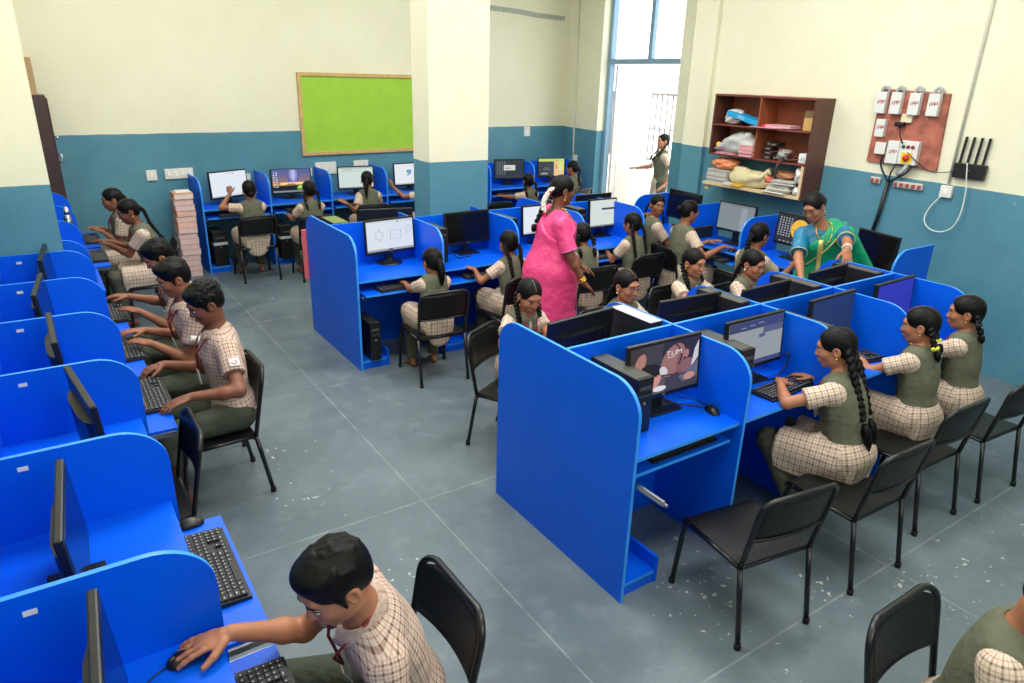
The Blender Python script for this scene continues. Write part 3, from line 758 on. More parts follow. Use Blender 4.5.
def floor_mat():
    m = bpy.data.materials.new('painted_concrete'); m.use_nodes = True; N = NT(m); b = m.node_tree.nodes['Principled BSDF']
    g = N.new('ShaderNodeNewGeometry'); pos = g.outputs['Position']; sp = N.new('ShaderNodeSeparateXYZ'); N.L.new(pos, sp.inputs[0])
    n1 = N.noise(pos, 0.9, 6, 0.62); n2 = N.noise(pos, 6, 5, 0.6); n3 = N.noise(pos, 42, 2)
    c = N.mix(N.ramp(n1, 0.32, 0.68), c4((80,93,101)), c4((110,124,130)))
    c = N.mix(N.m('MULTIPLY', N.ramp(n2, 0.52, 0.72), 0.35), c, c4((132,144,149)))
    # joints every 1.8 m
    def joint(sock, o):
        u = N.m('FRACT', N.m('MULTIPLY_ADD', sock, 1/1.8, -o/1.8+10.5))
        return N.m('LESS_THAN', N.m('ABSOLUTE', N.m('SUBTRACT', u, 0.5)), 0.0028)
    j = N.m('MAXIMUM', joint(sp.outputs[0], 1.543), joint(sp.outputs[1], 1.36))
    j = N.m('MULTIPLY', j, N.m('MULTIPLY_ADD', N.ramp(n2, 0.35, 0.6), 0.34, 0.10))
    c = N.mix(j, c, c4((165,172,170)))
    # chipped paint: white flecks, thick in a few places
    msk = None
    for x, y, r in ((2.35,1.72,0.55),(2.55,2.1,0.3),(3.35,1.2,0.45),(3.75,1.12,0.4),(1.0,3.6,0.35),(0.95,4.1,0.35),(4.4,1.0,0.5),(1.2,2.6,0.3),(2.9,1.45,0.35),(1.95,7.6,0.3)):
        dx = N.m('SUBTRACT', sp.outputs[0], x); dy = N.m('SUBTRACT', sp.outputs[1], y)
        d = N.m('SQRT', N.m('ADD', N.m('MULTIPLY', dx, dx), N.m('MULTIPLY', dy, dy)))
        v = N.ramp(d, r, 0.0); msk = v if msk is None else N.m('MAXIMUM', msk, v)
    wn = N.noise(pos, 22, 4, 0.55)
    th = N.m('MULTIPLY_ADD', msk, -0.13, 0.745)
    fl = N.m('GREATER_THAN', wn, th)
    c = N.mix(N.m('MULTIPLY', fl, 0.75), c, c4((214,216,208)))
    mp = N.new('ShaderNodeMapping'); mp.inputs['Scale'].default_value = (3.0,0.5,1); mp.inputs['Rotation'].default_value = (0,0,0.7); N.L.new(pos, mp.inputs[0])
    sc = N.m('MULTIPLY', N.m('GREATER_THAN', N.noise(mp.outputs[0], 9, 6, 0.7), 0.715), 0.3)
    c = N.mix(sc, c, c4((170,178,178)))
    N.L.new(c, b.inputs['Base Color'])
    N.L.new(N.m('MULTIPLY_ADD', n2, 0.25, 0.27), b.inputs['Roughness']); b.inputs['Specular IOR Level'].default_value = 0.42
    bp = N.new('ShaderNodeBump'); bp.inputs['Strength'].default_value = 0.12; bp.inputs['Distance'].default_value = 0.01
    N.L.new(N.m('ADD', n3, n2), bp.inputs['Height']); N.L.new(bp.outputs[0], b.inputs['Normal'])
    return m
PZ = 1.567
XR = 6.60                                   # inner face of the right wall
def BY(x): return 9.28+(x-0.2)*0.062        # the back wall runs slightly askew
def DX(y): return 7.13+0.135*(y-6.6)        # wall with the door
CZ = 4.6
struct('floor', MB().box(-0.6, 7.9, -2.2, 10.2, -0.12, 0.0), floor_mat())
WB = wall_mat('wall_paint_back', 1.605, 0, -0.004, 0.2)
struct('wall_back', MB().prism([(-0.6,BY(-0.6)),(7.75,BY(7.75)),(7.75,BY(7.75)+.2),(-0.6,BY(-0.6)+.2)], 'z', 0, CZ), WB)
WR = wall_mat('wall_paint_right', 1.585, 1, 0.022, 4.2)
struct('wall_right', MB().box(XR, XR+0.25, -2.2, 6.08, 0, CZ).prism([(XR-.05,5.78),(XR-.05,6.10),(DX(6.10),6.10),(XR+.75,5.78)], 'z', 0, CZ), WR)
WD = wall_mat('wall_paint_door_side', PZ)
y0, y1, T = 6.86, 8.72, 0.20
w = MB()
w.prism([(DX(6.0),6.0),(DX(y0),y0),(DX(y0)+T,y0),(DX(6.0)+T,6.0)], 'z', 0, CZ)
w.prism([(DX(y1),y1),(DX(9.9),9.9),(DX(9.9)+T,9.9),(DX(y1)+T,y1)], 'z', 0, CZ)
w.prism([(DX(y0),y0),(DX(y1),y1),(DX(y1)+T,y1),(DX(y0)+T,y0)], 'z', 3.6, CZ)
struct('wall_door', w, WD)
struct('wall_left', MB().box(-0.56, -0.36, -2.2, 10.2, 0, CZ), wall_mat('wall_paint_left', PZ))
struct('wall_front', MB().box(-0.6, 7.0, -2.3, -2.1, 0, CZ), wall_mat('wall_paint_front', PZ))
struct('ceiling', MB().box(-0.6, 7.9, -2.3, 10.2, CZ, CZ+.15), mat('ceiling_white', (238,236,228), rough=0.9))
WP = wall_mat('wall_paint_pillar', 1.575)
struct('pillar', MB().box(-0.40, 0.055, 5.70, 5.98, 0, CZ), WP)
WP2 = wall_mat('wall_paint_pillar', 1.567, 1, 0.0, 0)
struct('pillar', MB().box(3.06, 3.70, 5.955, 6.29, 0, CZ), WP2)
for o in list(C.objects):
    if o.name.startswith('pillar'): tag(o, None, None, None, 'structure')

# door: painted steel frame with a transom, leaf opened outwards
steel = mat('door_blue_paint', (126,160,182), rough=0.4); white = mat('limewash', (240,238,230), rough=0.9)
fx = lambda y: DX(y)+T-0.02
d = MB()
d.box(fx(y1)-.05, fx(y1)+.05, y1-.07, y1-.005, 0, 3.6, .006); d.box(fx(y0)-.05, fx(y0)+.05, y0+.005, y0+.07, 0, 3.6, .006)
ang = math.atan(0.135)
def beam(z0, z1, a=y0, b=y1, t=.05):
    d.prism([(fx(a)-t,a),(fx(b)-t,b),(fx(b)+t,b),(fx(a)+t,a)], 'z', z0, z1)
beam(2.545, 2.615); beam(3.54, 3.6)
ym = 7.70; d.box(fx(ym)-.035, fx(ym)+.035, ym-.035, ym+.035, 2.61, 3.55, .005)
o = d.build('door_1', steel); o['kind'] = 'structure'
lf = MB(); lf.box(7.66, 8.42, 8.60, 8.645, 0.02, 2.53, .004)
for z0,z1 in ((.2,1.1),(1.25,2.35)): lf.box(7.76, 8.32, 8.592, 8.602, z0, z1, .003)
o2 = lf.build('door_leaf', mat('door_leaf_paint', (236,232,222), rough=0.5), o)
hd = MB(); hd.tube([(8.34,8.60,1.02),(8.34,8.56,1.02),(8.34,8.56,1.16),(8.34,8.60,1.16)], .008); hd.build('door_handle', mat('chrome', (200,200,200), rough=.2, metal=1), o2)
# corridor outside
co = MB(); co.box(7.9, 10.6, 4.5, 13.5, -0.12, -0.005); struct('floor_corridor', co, mat('corridor_floor', (205,200,190), rough=0.7, noise=.06))
pw = MB(); pw.box(9.35, 9.55, 4.5, 13.5, 0, 0.95); struct('wall_parapet', pw, white)
gr = MB()
for i in range(56):
    y = 6.0+i*0.13; gr.tube([(9.45,y,0.97),(9.45,y,2.1)], .015, seg=6)
gr.box(9.43,9.47,5.9,13.3,0.95,0.985); gr.box(9.43,9.47,5.9,13.3,2.08,2.12); gr.box(9.43,9.47,5.9,13.3,1.5,1.52)
tag(gr.build('window_grille', mat('grille_iron', (128,116,110), rough=.6)), 'iron bar grille above the white parapet outside the doorway', 'grille')

# wall fittings ---------------------------------------------------------------
plast = mat('switch_plastic', (226,226,216), rough=0.35); dark = mat('black_plastic', (22,23,26), rough=0.38)
def on_back(x, z, dy=0.0): return (x, BY(x)-dy, z)
def switch_plate(x, z, w, h, n, label, group=None):
    r = empty('switch_board', on_back(x, z), math.atan(0.062), label, 'switch board', group)
    MB().box(-w/2, w/2, -.022, 0, -h/2, h/2, .004).build('plate', plast, r)
    for k in range(n):
        xx = -w/2+w*(k+.5)/n
        MB().box(xx-.014, xx+.014, -.028, -.02, -h*.24, h*.24, .003).build('switch', mat('switch_white', (240,240,232), rough=.3), r)
switch_plate(1.115, 1.13, .115, .12, 1, 'small square white switch board above the pink books')
switch_plate(1.42, 1.135, .32, .12, 4, 'wide white switch board with a row of switches beside the tall book stack')
switch_plate(2.18, 1.03, .16, .11, 2, 'white socket board on the back wall behind the raised hand girl')
switch_plate(2.98, 1.06, .20, .11, 2, 'white socket board on the back wall right of the sunset monitor')
switch_plate(3.28, 1.10, .30, .16, 3, 'large white socket board below the green notice board')
switch_plate(3.80, 1.12, .22, .12, 3, 'white socket board on the back wall near the pillar')
switch_plate(6.75, 1.50, .12, .15, 1, 'white switch plate high on the back wall near the room corner')
# green notice board
x0, x1, z0, z1 = 2.965, 4.72, 1.275, 2.315
r = empty('notice_board', on_back(2.97, 0), math.atan(0.062), 'green felt notice board in a wooden frame on the back wall', 'notice board')
wd = mat('pine_frame', (206,170,112), rough=0.5, noise=.12, nscale=20)
wx = x1-x0
MB().box(0, wx, -.012, 0, z0, z1).build('felt', mat('green_felt', (160,206,74), rough=0.95, noise=.05, nscale=5, spec=.1), r)
for a in ((0,wx,z0,z0+.045),(0,wx,z1-.045,z1),(0,.045,z0+.045,z1-.045),(wx-.045,wx,z0+.045,z1-.045)):
    MB().box(a[0],a[1],-.03,0.0,a[2],a[3],.004).build('frame_rail', wd, r)
# conduits on the back wall and corner
def conduit(name, pts, rad, m, label): tag(MB().tube(pts, rad, seg=8).build(name, m), label, 'conduit')
cpl = mat('conduit_pvc', (214,211,196), rough=.5)
conduit('wall_conduit', [(DX(9.43)-.015,9.45,4.5),(DX(9.38)-.015,9.37,1.25),(DX(9.36)-.015,9.36,1.12)], .014, cpl, 'thin pale conduit running up the corner wall left of the doorway')
tag(MB().box(DX(9.3)-.035,DX(9.3)+.02,9.24,9.34,1.05,1.14,.004).build('junction_box', plast), 'small pale junction box at the foot of the corner conduit', 'junction box')
mk = MB(); pts = [(5.85,3.275),(6.15,3.265),(6.5,3.255),(6.9,3.225),(7.45,3.215)]
for i in range(len(pts)-1):
    a, b_ = pts[i], pts[i+1]
    mk.add([(a[0],BY(a[0])-.006,a[1]-.035),(b_[0],BY(b_[0])-.006,b_[1]-.035),(b_[0],BY(b_[0])-.006,b_[1]+.035),(a[0],BY(a[0])-.006,a[1]+.035),(a[0],BY(a[0])+.01,a[1]-.035),(b_[0],BY(b_[0])+.01,b_[1]-.035),(b_[0],BY(b_[0])+.01,b_[1]+.035),(a[0],BY(a[0])+.01,a[1]+.035)],[(0,1,2,3),(7,6,5,4),(0,4,5,1),(3,2,6,7),(0,3,7,4),(1,5,6,2)])
tag(mk.build('paint_streak', mat('plaster_grey', (176,180,165), rough=.95, noise=.2, nscale=30)), 'rough grey plaster patch strip high on the back wall', 'plaster patch')
# brown cupboard behind the left pillar with a carton on top
br = mat('cupboard_brown', (66,46,44), rough=0.45, noise=.1)
cb = empty('cupboard', (0,8.95,0), 0, 'dark brown cupboard standing in the corner behind the left pillar', 'cupboard')
MB().box(-.34,.20,-.05,.28,0,2.03,.006).build('body', br, cb)
dr = MB().box(.20,.215,-.04,.27,.04,2.0,.003).build('door', br, cb)
hn = MB(); hn.tube([(.215,-.02,1.44),(.245,-.02,1.44),(.245,-.02,1.36),(.215,-.02,1.36)], .008); hn.lathe([(.012,0),(.014,.02),(.004,.03)], (.235,-.02,1.60)); hn.build('handle', mat('chrome', (200,200,200), rough=.2, metal=1), dr)
ct = empty('cardboard_box', (-.05,8.95,2.03), 0, 'tan cardboard box with a white paper label on top of the cupboard', 'box')
MB().box(-.26,.19,-.06,.26,0.002,.36,.008).build('carton', mat('cardboard', (178,148,108), rough=.9, noise=.06), ct)
MB().box(-.10,.13,-.064,-.058,.22,.33).build('paper_label', mat('paper', (232,232,226), rough=.8), ct)
wr = MB()
for a,b_ in text_segments('SUPP', -.04, .15, .028)+text_segments('LIED', -.04, .10, .022): wr.tube([(a[0],-.064,a[1]),(b_[0],-.064,b_[1])], .002, seg=4)
wr.build('printing', mat('carton_ink', (120,92,60), rough=.9), ct)
# electrical board on the right wall
yb0, yb1, zb0, zb1 = 3.155, 3.765, 1.66, 2.325
eb = empty('meter_board', (XR,0,0), 0, 'red brown plywood board carrying white electrical boxes on the right wall', 'electrical board')
MB().prism([(3.125,1.66),(3.775,1.68),(3.765,2.325),(3.155,2.30)], 'x', -.025, 0).build('backboard', mat('red_oxide_board', (166,98,80), rough=.85, noise=.38, nscale=11), eb)
gbx = mat('meter_white', (222,224,220), rough=.4); redink = mat('red_ink', (190,40,56), rough=.5); gry = mat('conduit_grey', (168,176,176), rough=.5)
def ebox(name, yc, zc, w, h, d, lines=True, hood=True):
    p = MB().box(-.025-d,-.025,yc-w/2,yc+w/2,zc-h/2,zc+h/2,.006).build(name, gbx, eb)
    if lines:
        t = MB()
        for a,b_ in text_segments('IPP', -.034, 0, .03): t.tube([(-.026-d,yc-a[0],zc+a[1]-.01),(-.026-d,yc-b_[0],zc+b_[1]-.01)], .0028, seg=4)
        t.build('red_lettering', redink, p)
    if hood:
        t = MB(); t.tube([(-.045,yc+.02,zc+h/2-.01),(-.045,yc+.02,zc+h/2+.025),(-.045,yc-.005,zc+h/2+.05),(-.04,yc-.035,zc+h/2+.035),(-.03,yc-.045,zc+h/2-.01)], .015, seg=8); t.build('conduit_bend', gry, p)
for yc in (3.725, 3.585, 3.42, 3.255): ebox('breaker_box', yc, 2.205, .095, .185, .055)
ebox('breaker_box', 3.685, 1.985, .085, .155, .05, True, False)
ebox('meter_box', 3.515, 1.785, .11, .20, .06, True, False)
sw = MB().box(-.085,-.025,3.29,3.455,1.69,1.895,.006).build('switch_box', gbx, eb)
MB().box(-.088,-.084,3.325,3.425,1.70,1.795).build('yellow_plate', mat('yellow_plate', (238,200,50), rough=.5), sw)
kn = MB(); kn.lathe([(.030,0),(.030,.012),(.02,.028),(.002,.03)], M=Matrix.Translation((-.086,3.375,1.748)) @ Matrix.Rotation(-PI/2,4,'Y')); kn.build('rotary_knob', mat('knob_red', (200,50,34), rough=.4), sw)
for k,cc in ((0,(30,90,60)),(1,(150,40,40)),(2,(150,40,40))):
    kk = MB(); kk.lathe([(.015,0),(.015,.01),(.002,.014)], M=Matrix.Translation((-.085,3.42-.042*k,1.845)) @ Matrix.Rotation(-PI/2,4,'Y')); kk.build('indicator_lamp', mat('lamp_%d'%cc[1], cc, rough=.3), sw)
MB().box(-.06,-.025,3.60,3.70,1.755,1.86,.006).build('socket', plast, eb)
MB().box(-.02-.03,-.025,3.42,3.52,2.045,2.12,.006).build('socket', mat('ivory', (226,214,180), rough=.4), eb)
MB().box(-.09,-.03,3.47,3.55,2.01,2.05,.01).build('plug', dark, eb)
cb_ = MB()
cb_.tube([(-.07,3.50,2.02),(-.075,3.48,1.93),(-.10,3.43,1.87)], .006); cb_.tube(curve([(-.04,3.62,1.77),(-.05,3.61,1.65),(-.03,3.525,1.52)]), .008); cb_.tube([(-.06,3.47,1.69),(-.06,3.50,1.6),(-.03,3.52,1.52)], .007); cb_.tube(curve([(-.06,3.32,1.69),(-.06,3.37,1.61),(-.03,3.51,1.52)]), .009)
cb_.tube([(-.03,3.52,1.52),(-.03,3.545,1.2),(-.03,3.60,.85)], .018)
cb_.build('cable_bundle', dark, eb)
gx = MB(); gx.tube([(-.07,3.36,1.69),(-.06,3.40,1.62),(-.05,3.44,1.59)], .018); gx.build('conduit_bend', gry, eb)
def gang(y0, y1, z, n, label):
    r = empty('bare_connector_strip', (XR,(y0+y1)/2,z), 0, label, 'connector strip')
    hl = (y1-y0)/2
    MB().box(-.03,0,-hl,hl,-.03,.03,.012).build('back', mat('clear_plastic', (196,190,180), rough=.4), r)
    for k in range(n):
        MB().box(-.045,-.028,-hl+(k+.25)*2*hl/n,-hl+(k+.75)*2*hl/n,-.016,.016,.004).build('terminal', mat('terminal_red', (168,72,66), rough=.4), r)
gang(3.205, 3.475, 1.505, 5, 'long strip of red connectors under the electrical board on the right wall')
gang(3.60, 3.70, 1.515, 2, 'short strip of red connectors left of the black cable bundle')
# conduit, socket, router
conduit('wall_conduit', [(XR-.012,3.0,4.55),(XR-.012,3.0,1.54)], .012, cpl, 'pale conduit running up the right wall beside the router')
sb = empty('wall_socket', (XR,3.0,1.50), 0, 'white wall socket at the foot of the conduit on the right wall', 'socket')
MB().box(-.035,0,-.05,.05,-.05,.05,.006).build('plate', plast, sb); MB().box(-.04,-.033,-.02,.02,-.02,.02,.004).build('switch', mat('switch_white', (240,240,232), rough=.3), sb)
wc = MB(); wc.tube(curve([(XR-.03,3.03,1.46),(XR-.04,3.10,1.34),(XR-.05,3.115,1.24),(XR-.05,3.06,1.17),(XR-.05,2.96,1.155),(XR-.05,2.87,1.21),(XR-.05,2.83,1.33),(XR-.05,2.83,1.50),(XR-.06,2.85,1.64),(XR-.065,2.87,1.76)]), .0055, seg=8)
tag(wc.build('network_cable', mat('cable_white', (226,226,218), rough=.5)), 'white cable looping from the wall socket up to the router', 'cable')
th = MB(); th.tube(curve([(XR-.12,3.36,1.80),(XR-.06,3.20,1.67),(XR-.05,3.08,1.655),(XR-.04,2.96,1.68)]), .004, seg=6)
tag(th.build('router_power_wire', dark), 'thin black wire from the electrical board to the router', 'wire')
rt = empty('router', (XR,2.85,1.697), 0, 'black router with four antennas mounted on the right wall', 'router')
MB().box(-.05,-.005,-.125,.125,-.068,.055,.006).build('casing', dark, rt)
for y in (.098,.037,-.024,-.085):
    MB().prism([(y-.009,0.05),(y+.009,0.05),(y+.004-.004,.27),(y-.014-.004,.27)], 'x', -.03, -.016).build('antenna', dark, rt)
lg = MB(); 
for a,b_ in text_segments('IP', -.012, -.008, .014): lg.tube([(-.051,-a[0],a[1]),(-.051,-b_[0],b_[1])], .0012, seg=4)
lg.build('logo', mat('logo_grey', (150,150,150), rough=.4), rt)
# ------------------------------------------------------------------ computer tables
def laminate(name, rgb):
    m = mat(name, rgb, rough=0.38, spec=0.28, noise=.04, nscale=3); return m
BLUE = laminate('blue_laminate', (0,92,228)); EDGE = mat('blue_edge_band', (52,146,240), rough=.35)
CHROME = mat('slide_steel', (190,192,192), rough=.28, metal=1.0)
PT = 0.018; PH = 1.127; TOP = 0.77; TRAY = 0.672
def panel_profile(d0, d1, round0=True, round1=True):
    """side view of a divider between depth d0 and d1: high flat top falling in a rounded shoulder at the user's edge"""
    pts = [(d0,0.0),(d1,0.0)]
    if round1: pts += [(d1-.17+.17*math.cos(a), PH-.15+.15*math.sin(a)) for a in [PI/2*i/10 for i in range(11)]]
    else: pts += [(d1,PH)]
    if round0: pts += [(d0+.17+.17*math.cos(a), PH-.15+.15*math.sin(a)) for a in [PI/2+PI/2*i/10 for i in range(11)]]
    else: pts += [(d0,PH)]
    return pts
def divider(name, prof, x, parent, axis='x', M=None):
    """slab with a lighter edge band running round it"""
    b = MB(); n = len(prof); t = PT/2
    b.cur = 0
    P = lambda p, a: (a,p[0],p[1])
    vs = [P(p,x-t) for p in prof]+[P(p,x+t) for p in prof]
    b.add(vs, [tuple(range(n)), tuple(range(2*n-1,n-1,-1))])
    b.cur = 1; b.add(vs, [(i,i+n,(i+1)%n+n,(i+1)%n) for i in range(n)])
    o = b.build(name, [BLUE, EDGE], parent); return o
def slab(name, x0,x1,y0,y1,z0,z1,parent, front=None):
    """horizontal board; the front edge is banded"""
    b = MB().box(x0,x1,y0,y1,z0,z1)
    b.mi = [0]*len(b.f)
    for i,f in enumerate(b.f):
        ys = [b.v[k][1] for k in f]
        if front is not None and max(ys)-min(ys) < 1e-6 and abs(ys[0]-front) < 1e-6: b.mi[i] = 1
    return b.build(name, [BLUE, EDGE], parent)
def seat_side(r, w, depth, sgn, tray, stand, TOP=TOP, TRAY=TRAY):
    """desktop, keyboard tray and computer stand of one place; sgn=-1: the user sits towards -y"""
    f = sgn*depth
    ys = lambda a,b: (min(a,b), max(a,b))
    slab('desktop', PT/2, w-PT/2, *ys(0.01*sgn, f), TOP-.018, TOP, r, f)
    if tray is not None:
        o = slab('keyboard_tray', .035, w-.035, *ys(f-.36*sgn+tray*sgn, f+tray*sgn-.02*sgn), TRAY-.016, TRAY, r, f+tray*sgn-.02*sgn)
        for x in (.02, w-.033):
            s = MB(); y = ys(f-.34*sgn+tray*sgn, f+tray*sgn-.03*sgn); s.box(x, x+.012, y[0], y[1], TRAY-.034, TRAY-.012).box(x+.002, x+.010, y[0], y[1], TRAY-.029, TRAY-.017); s.build('slide_rail', CHROME, o)
    if stand:
        st = slab('computer_stand', .01, .235, *ys(.05*sgn, f-.01*sgn), .055, .073, r, f-.01*sgn)
        MB().box(.235, .253, *ys(.05*sgn, f-.005*sgn), .0, .15).build('lip', BLUE, st)
        MB().box(.01, .235, *ys(f-.03*sgn, f-.012*sgn), 0, .055).build('kick_board', BLUE, st)
def table_double(x, w, yc, dn, df, label, group, last=False, near=dict(), far=dict()):
    r = empty('double_computer_table', (x,yc,0), 0, label, 'computer table', group)
    divider('divider', panel_profile(-dn, df), 0, r)
    if last: divider('divider', panel_profile(-dn, df), w, r)
    b = MB(); b.box(PT/2, w-PT/2, -.009, .009, 0, PH-.002); b.mi = [1 if abs(b.v[f[0]][2]-(PH-.002))<1e-6 and abs(b.v[f[2]][2]-(PH-.002))<1e-6 else 0 for f in b.f]
    b.build('back_panel', [BLUE, EDGE], r)
    seat_side(r, w, dn-.02, -1, **near); seat_side(r, w, df-.02, 1, **far)
    return r
def table_single(loc, rz, w, depth, label, group, last=False, tray=0.0, stand=True, name='computer_table', back=True, stickers=True, TOP=TOP, TRAY=TRAY):
    """user sits towards local -y; back panel on local y=0"""
    r = empty(name, loc, rz, label, 'computer table', group)
    for k, x in enumerate((0,) if not last else (0, w)):
        o = divider('divider', panel_profile(-depth, 0.0, True, False), x, r)
        if stickers:
            rnd = random.Random(int(loc[0]*100+loc[1]*37)); q = rnd.uniform(-.012,.012)
            s = MB(); s.box(x-.0104, x-.0092, -.139+q, -.108+q, PH-.052+q, PH-.036+q); s.build('paper_sticker', mat('paper', (232,232,226), rough=.8), o)
    if back: MB().box(PT/2, w-PT/2, -.018, 0, 0.3, PH-.05).build('back_panel', BLUE, r)
    seat_side(r, w, depth-.02, -1, tray, stand, TOP, TRAY)
    return r
# near block: four double tables
NX0, NW, NY = 1.965, 0.728, 2.435
nb = [('double blue computer table at the aisle end of the near block, with an empty chair', dict(tray=.0, stand=True), dict(tray=.10, stand=False)),
      ('second double blue computer table of the near block, between the aisle end and the middle', dict(tray=None, stand=False), dict(tray=.05, stand=False)),
      ('third double blue computer table of the near block, at the yellow ribbon girl', dict(tray=None, stand=False), dict(tray=.05, stand=False)),
      ('last double blue computer table of the near block, under the green sari teacher', dict(tray=None, stand=False), dict(tray=None, stand=False))]
for k,(lb,n_,f_) in enumerate(nb):
    t = table_double(NX0+NW*k, NW, NY, .54, .57, lb, 'double tables of the near block', k==3, n_, f_)
    if k == 0:
        s = MB(); s.box(.014,.026,-.71,-.50,TRAY-.036,TRAY-.012).box(.016,.024,-.73,-.5,TRAY-.030,TRAY-.018); s.build('open_slide_rail', CHROME, t)
        s = MB(); s.box(.012,.020,-.2,-.55,TOP-.05,TOP-.03); 
# middle block
MX0, MW, MY = 1.97, 0.772, 5.71
mb_ = ['double blue computer table at the aisle end of the middle block, showing the star drawing','second double blue computer table of the middle block, below the big pillar','third double blue computer table of the middle block, behind the pink sari teacher','last double blue computer table of the middle block, nearest the doorway']
for k,lb in enumerate(mb_):
    table_double(MX0+MW*k, MW, MY, .60, .60, lb, 'double tables of the middle block', k==3, dict(tray=.11, stand=True), dict(tray=None, stand=False))
# left row along the left wall (users face -x): local -y -> world +x  => rz = +90 deg
TOPL = 0.81; TRAYL = 0.70
LY = [1.02, 1.797, 2.575, 3.364, 4.12, 4.88, 5.655]
lw = [LY[i+1]-LY[i] for i in range(6)]
LL = ['blue computer table nearest the camera, where the boy holds the mouse','blue table of the left row with a pulled-out keyboard tray and nobody at it','blue table of the left row beside the empty black chair','blue table of the left row at the curly haired boy','blue table of the left row at the boy in the middle of three','blue table of the left row at the pillar, with the farthest boy']
for i in range(6):
    # local x runs along +y (world) when rz=90deg
    table_single((-0.345, LY[i], 0), PI/2, lw[i], .565, LL[i], 'single tables of the left row', i==5, tray=[.17,.18,-.02,.17,.15,.15][i], stand=False, TOP=TOPL, TRAY=TRAYL)
LY2 = [6.02, 6.83, 7.62, 8.42]
LL2 = ['blue table of the left row just beyond the pillar','blue table of the left row at the nearer of two girls in profile','blue table of the left row at the far girl in profile, below the cupboard']
for i in range(3):
    table_single((-0.345, LY2[i], 0), PI/2, LY2[i+1]-LY2[i], .565, LL2[i], 'single tables of the left row beyond the pillar', i==2, tray=[.1,.21,.20][i], stand=False, stickers=False, TOP=TOPL, TRAY=TRAYL)
# back row along the back wall
BX = [1.52, 2.32, 3.12, 3.92]
BL = ['blue computer table beside the tall stack of pink books','blue computer table with the sunset wallpaper monitor by the back wall','blue computer table under the green notice board','blue computer table half hidden behind the big pillar']
bt = []
for i in range(4):
    bt.append(table_single((BX[i], BY(BX[i]+.4)-.03, 0), math.atan(.062)*.6, .80, .57, BL[i], 'single tables at the back wall', i==3, tray=.06, stand=True, back=False, stickers=False))
BX2 = [5.50, 6.28]
BL2 = ['blue computer table with a dark icon desktop by the back wall, right of the pillar','blue computer table in the far corner with the coloured screen']
for i in range(2):
    table_single((BX2[i], 9.33, 0), 0.0, .78, .57, BL2[i], 'single tables in the far corner', i==1, tray=.04, stand=False, back=True, stickers=False)
# right row along the right wall (users face +x): rz = -90deg, local x runs along -y
RY = [5.77, 5.02, 4.27, 3.53]
RLB = ['blue table of the right row where the smiling girl turns round','blue table of the right row at the girl with a hair bun','blue table of the right row with the yellow disc screen','blue table of the right row behind the green sari teacher']
for i in range(4):
    wdt = RY[i]-(RY[i+1] if i<3 else 2.78)
    table_single((6.10, RY[i], 0), -PI/2, wdt, .57, RLB[i], 'single tables of the right row', i==3, tray=.05 if i<3 else None, stand=False, stickers=False, back=False)

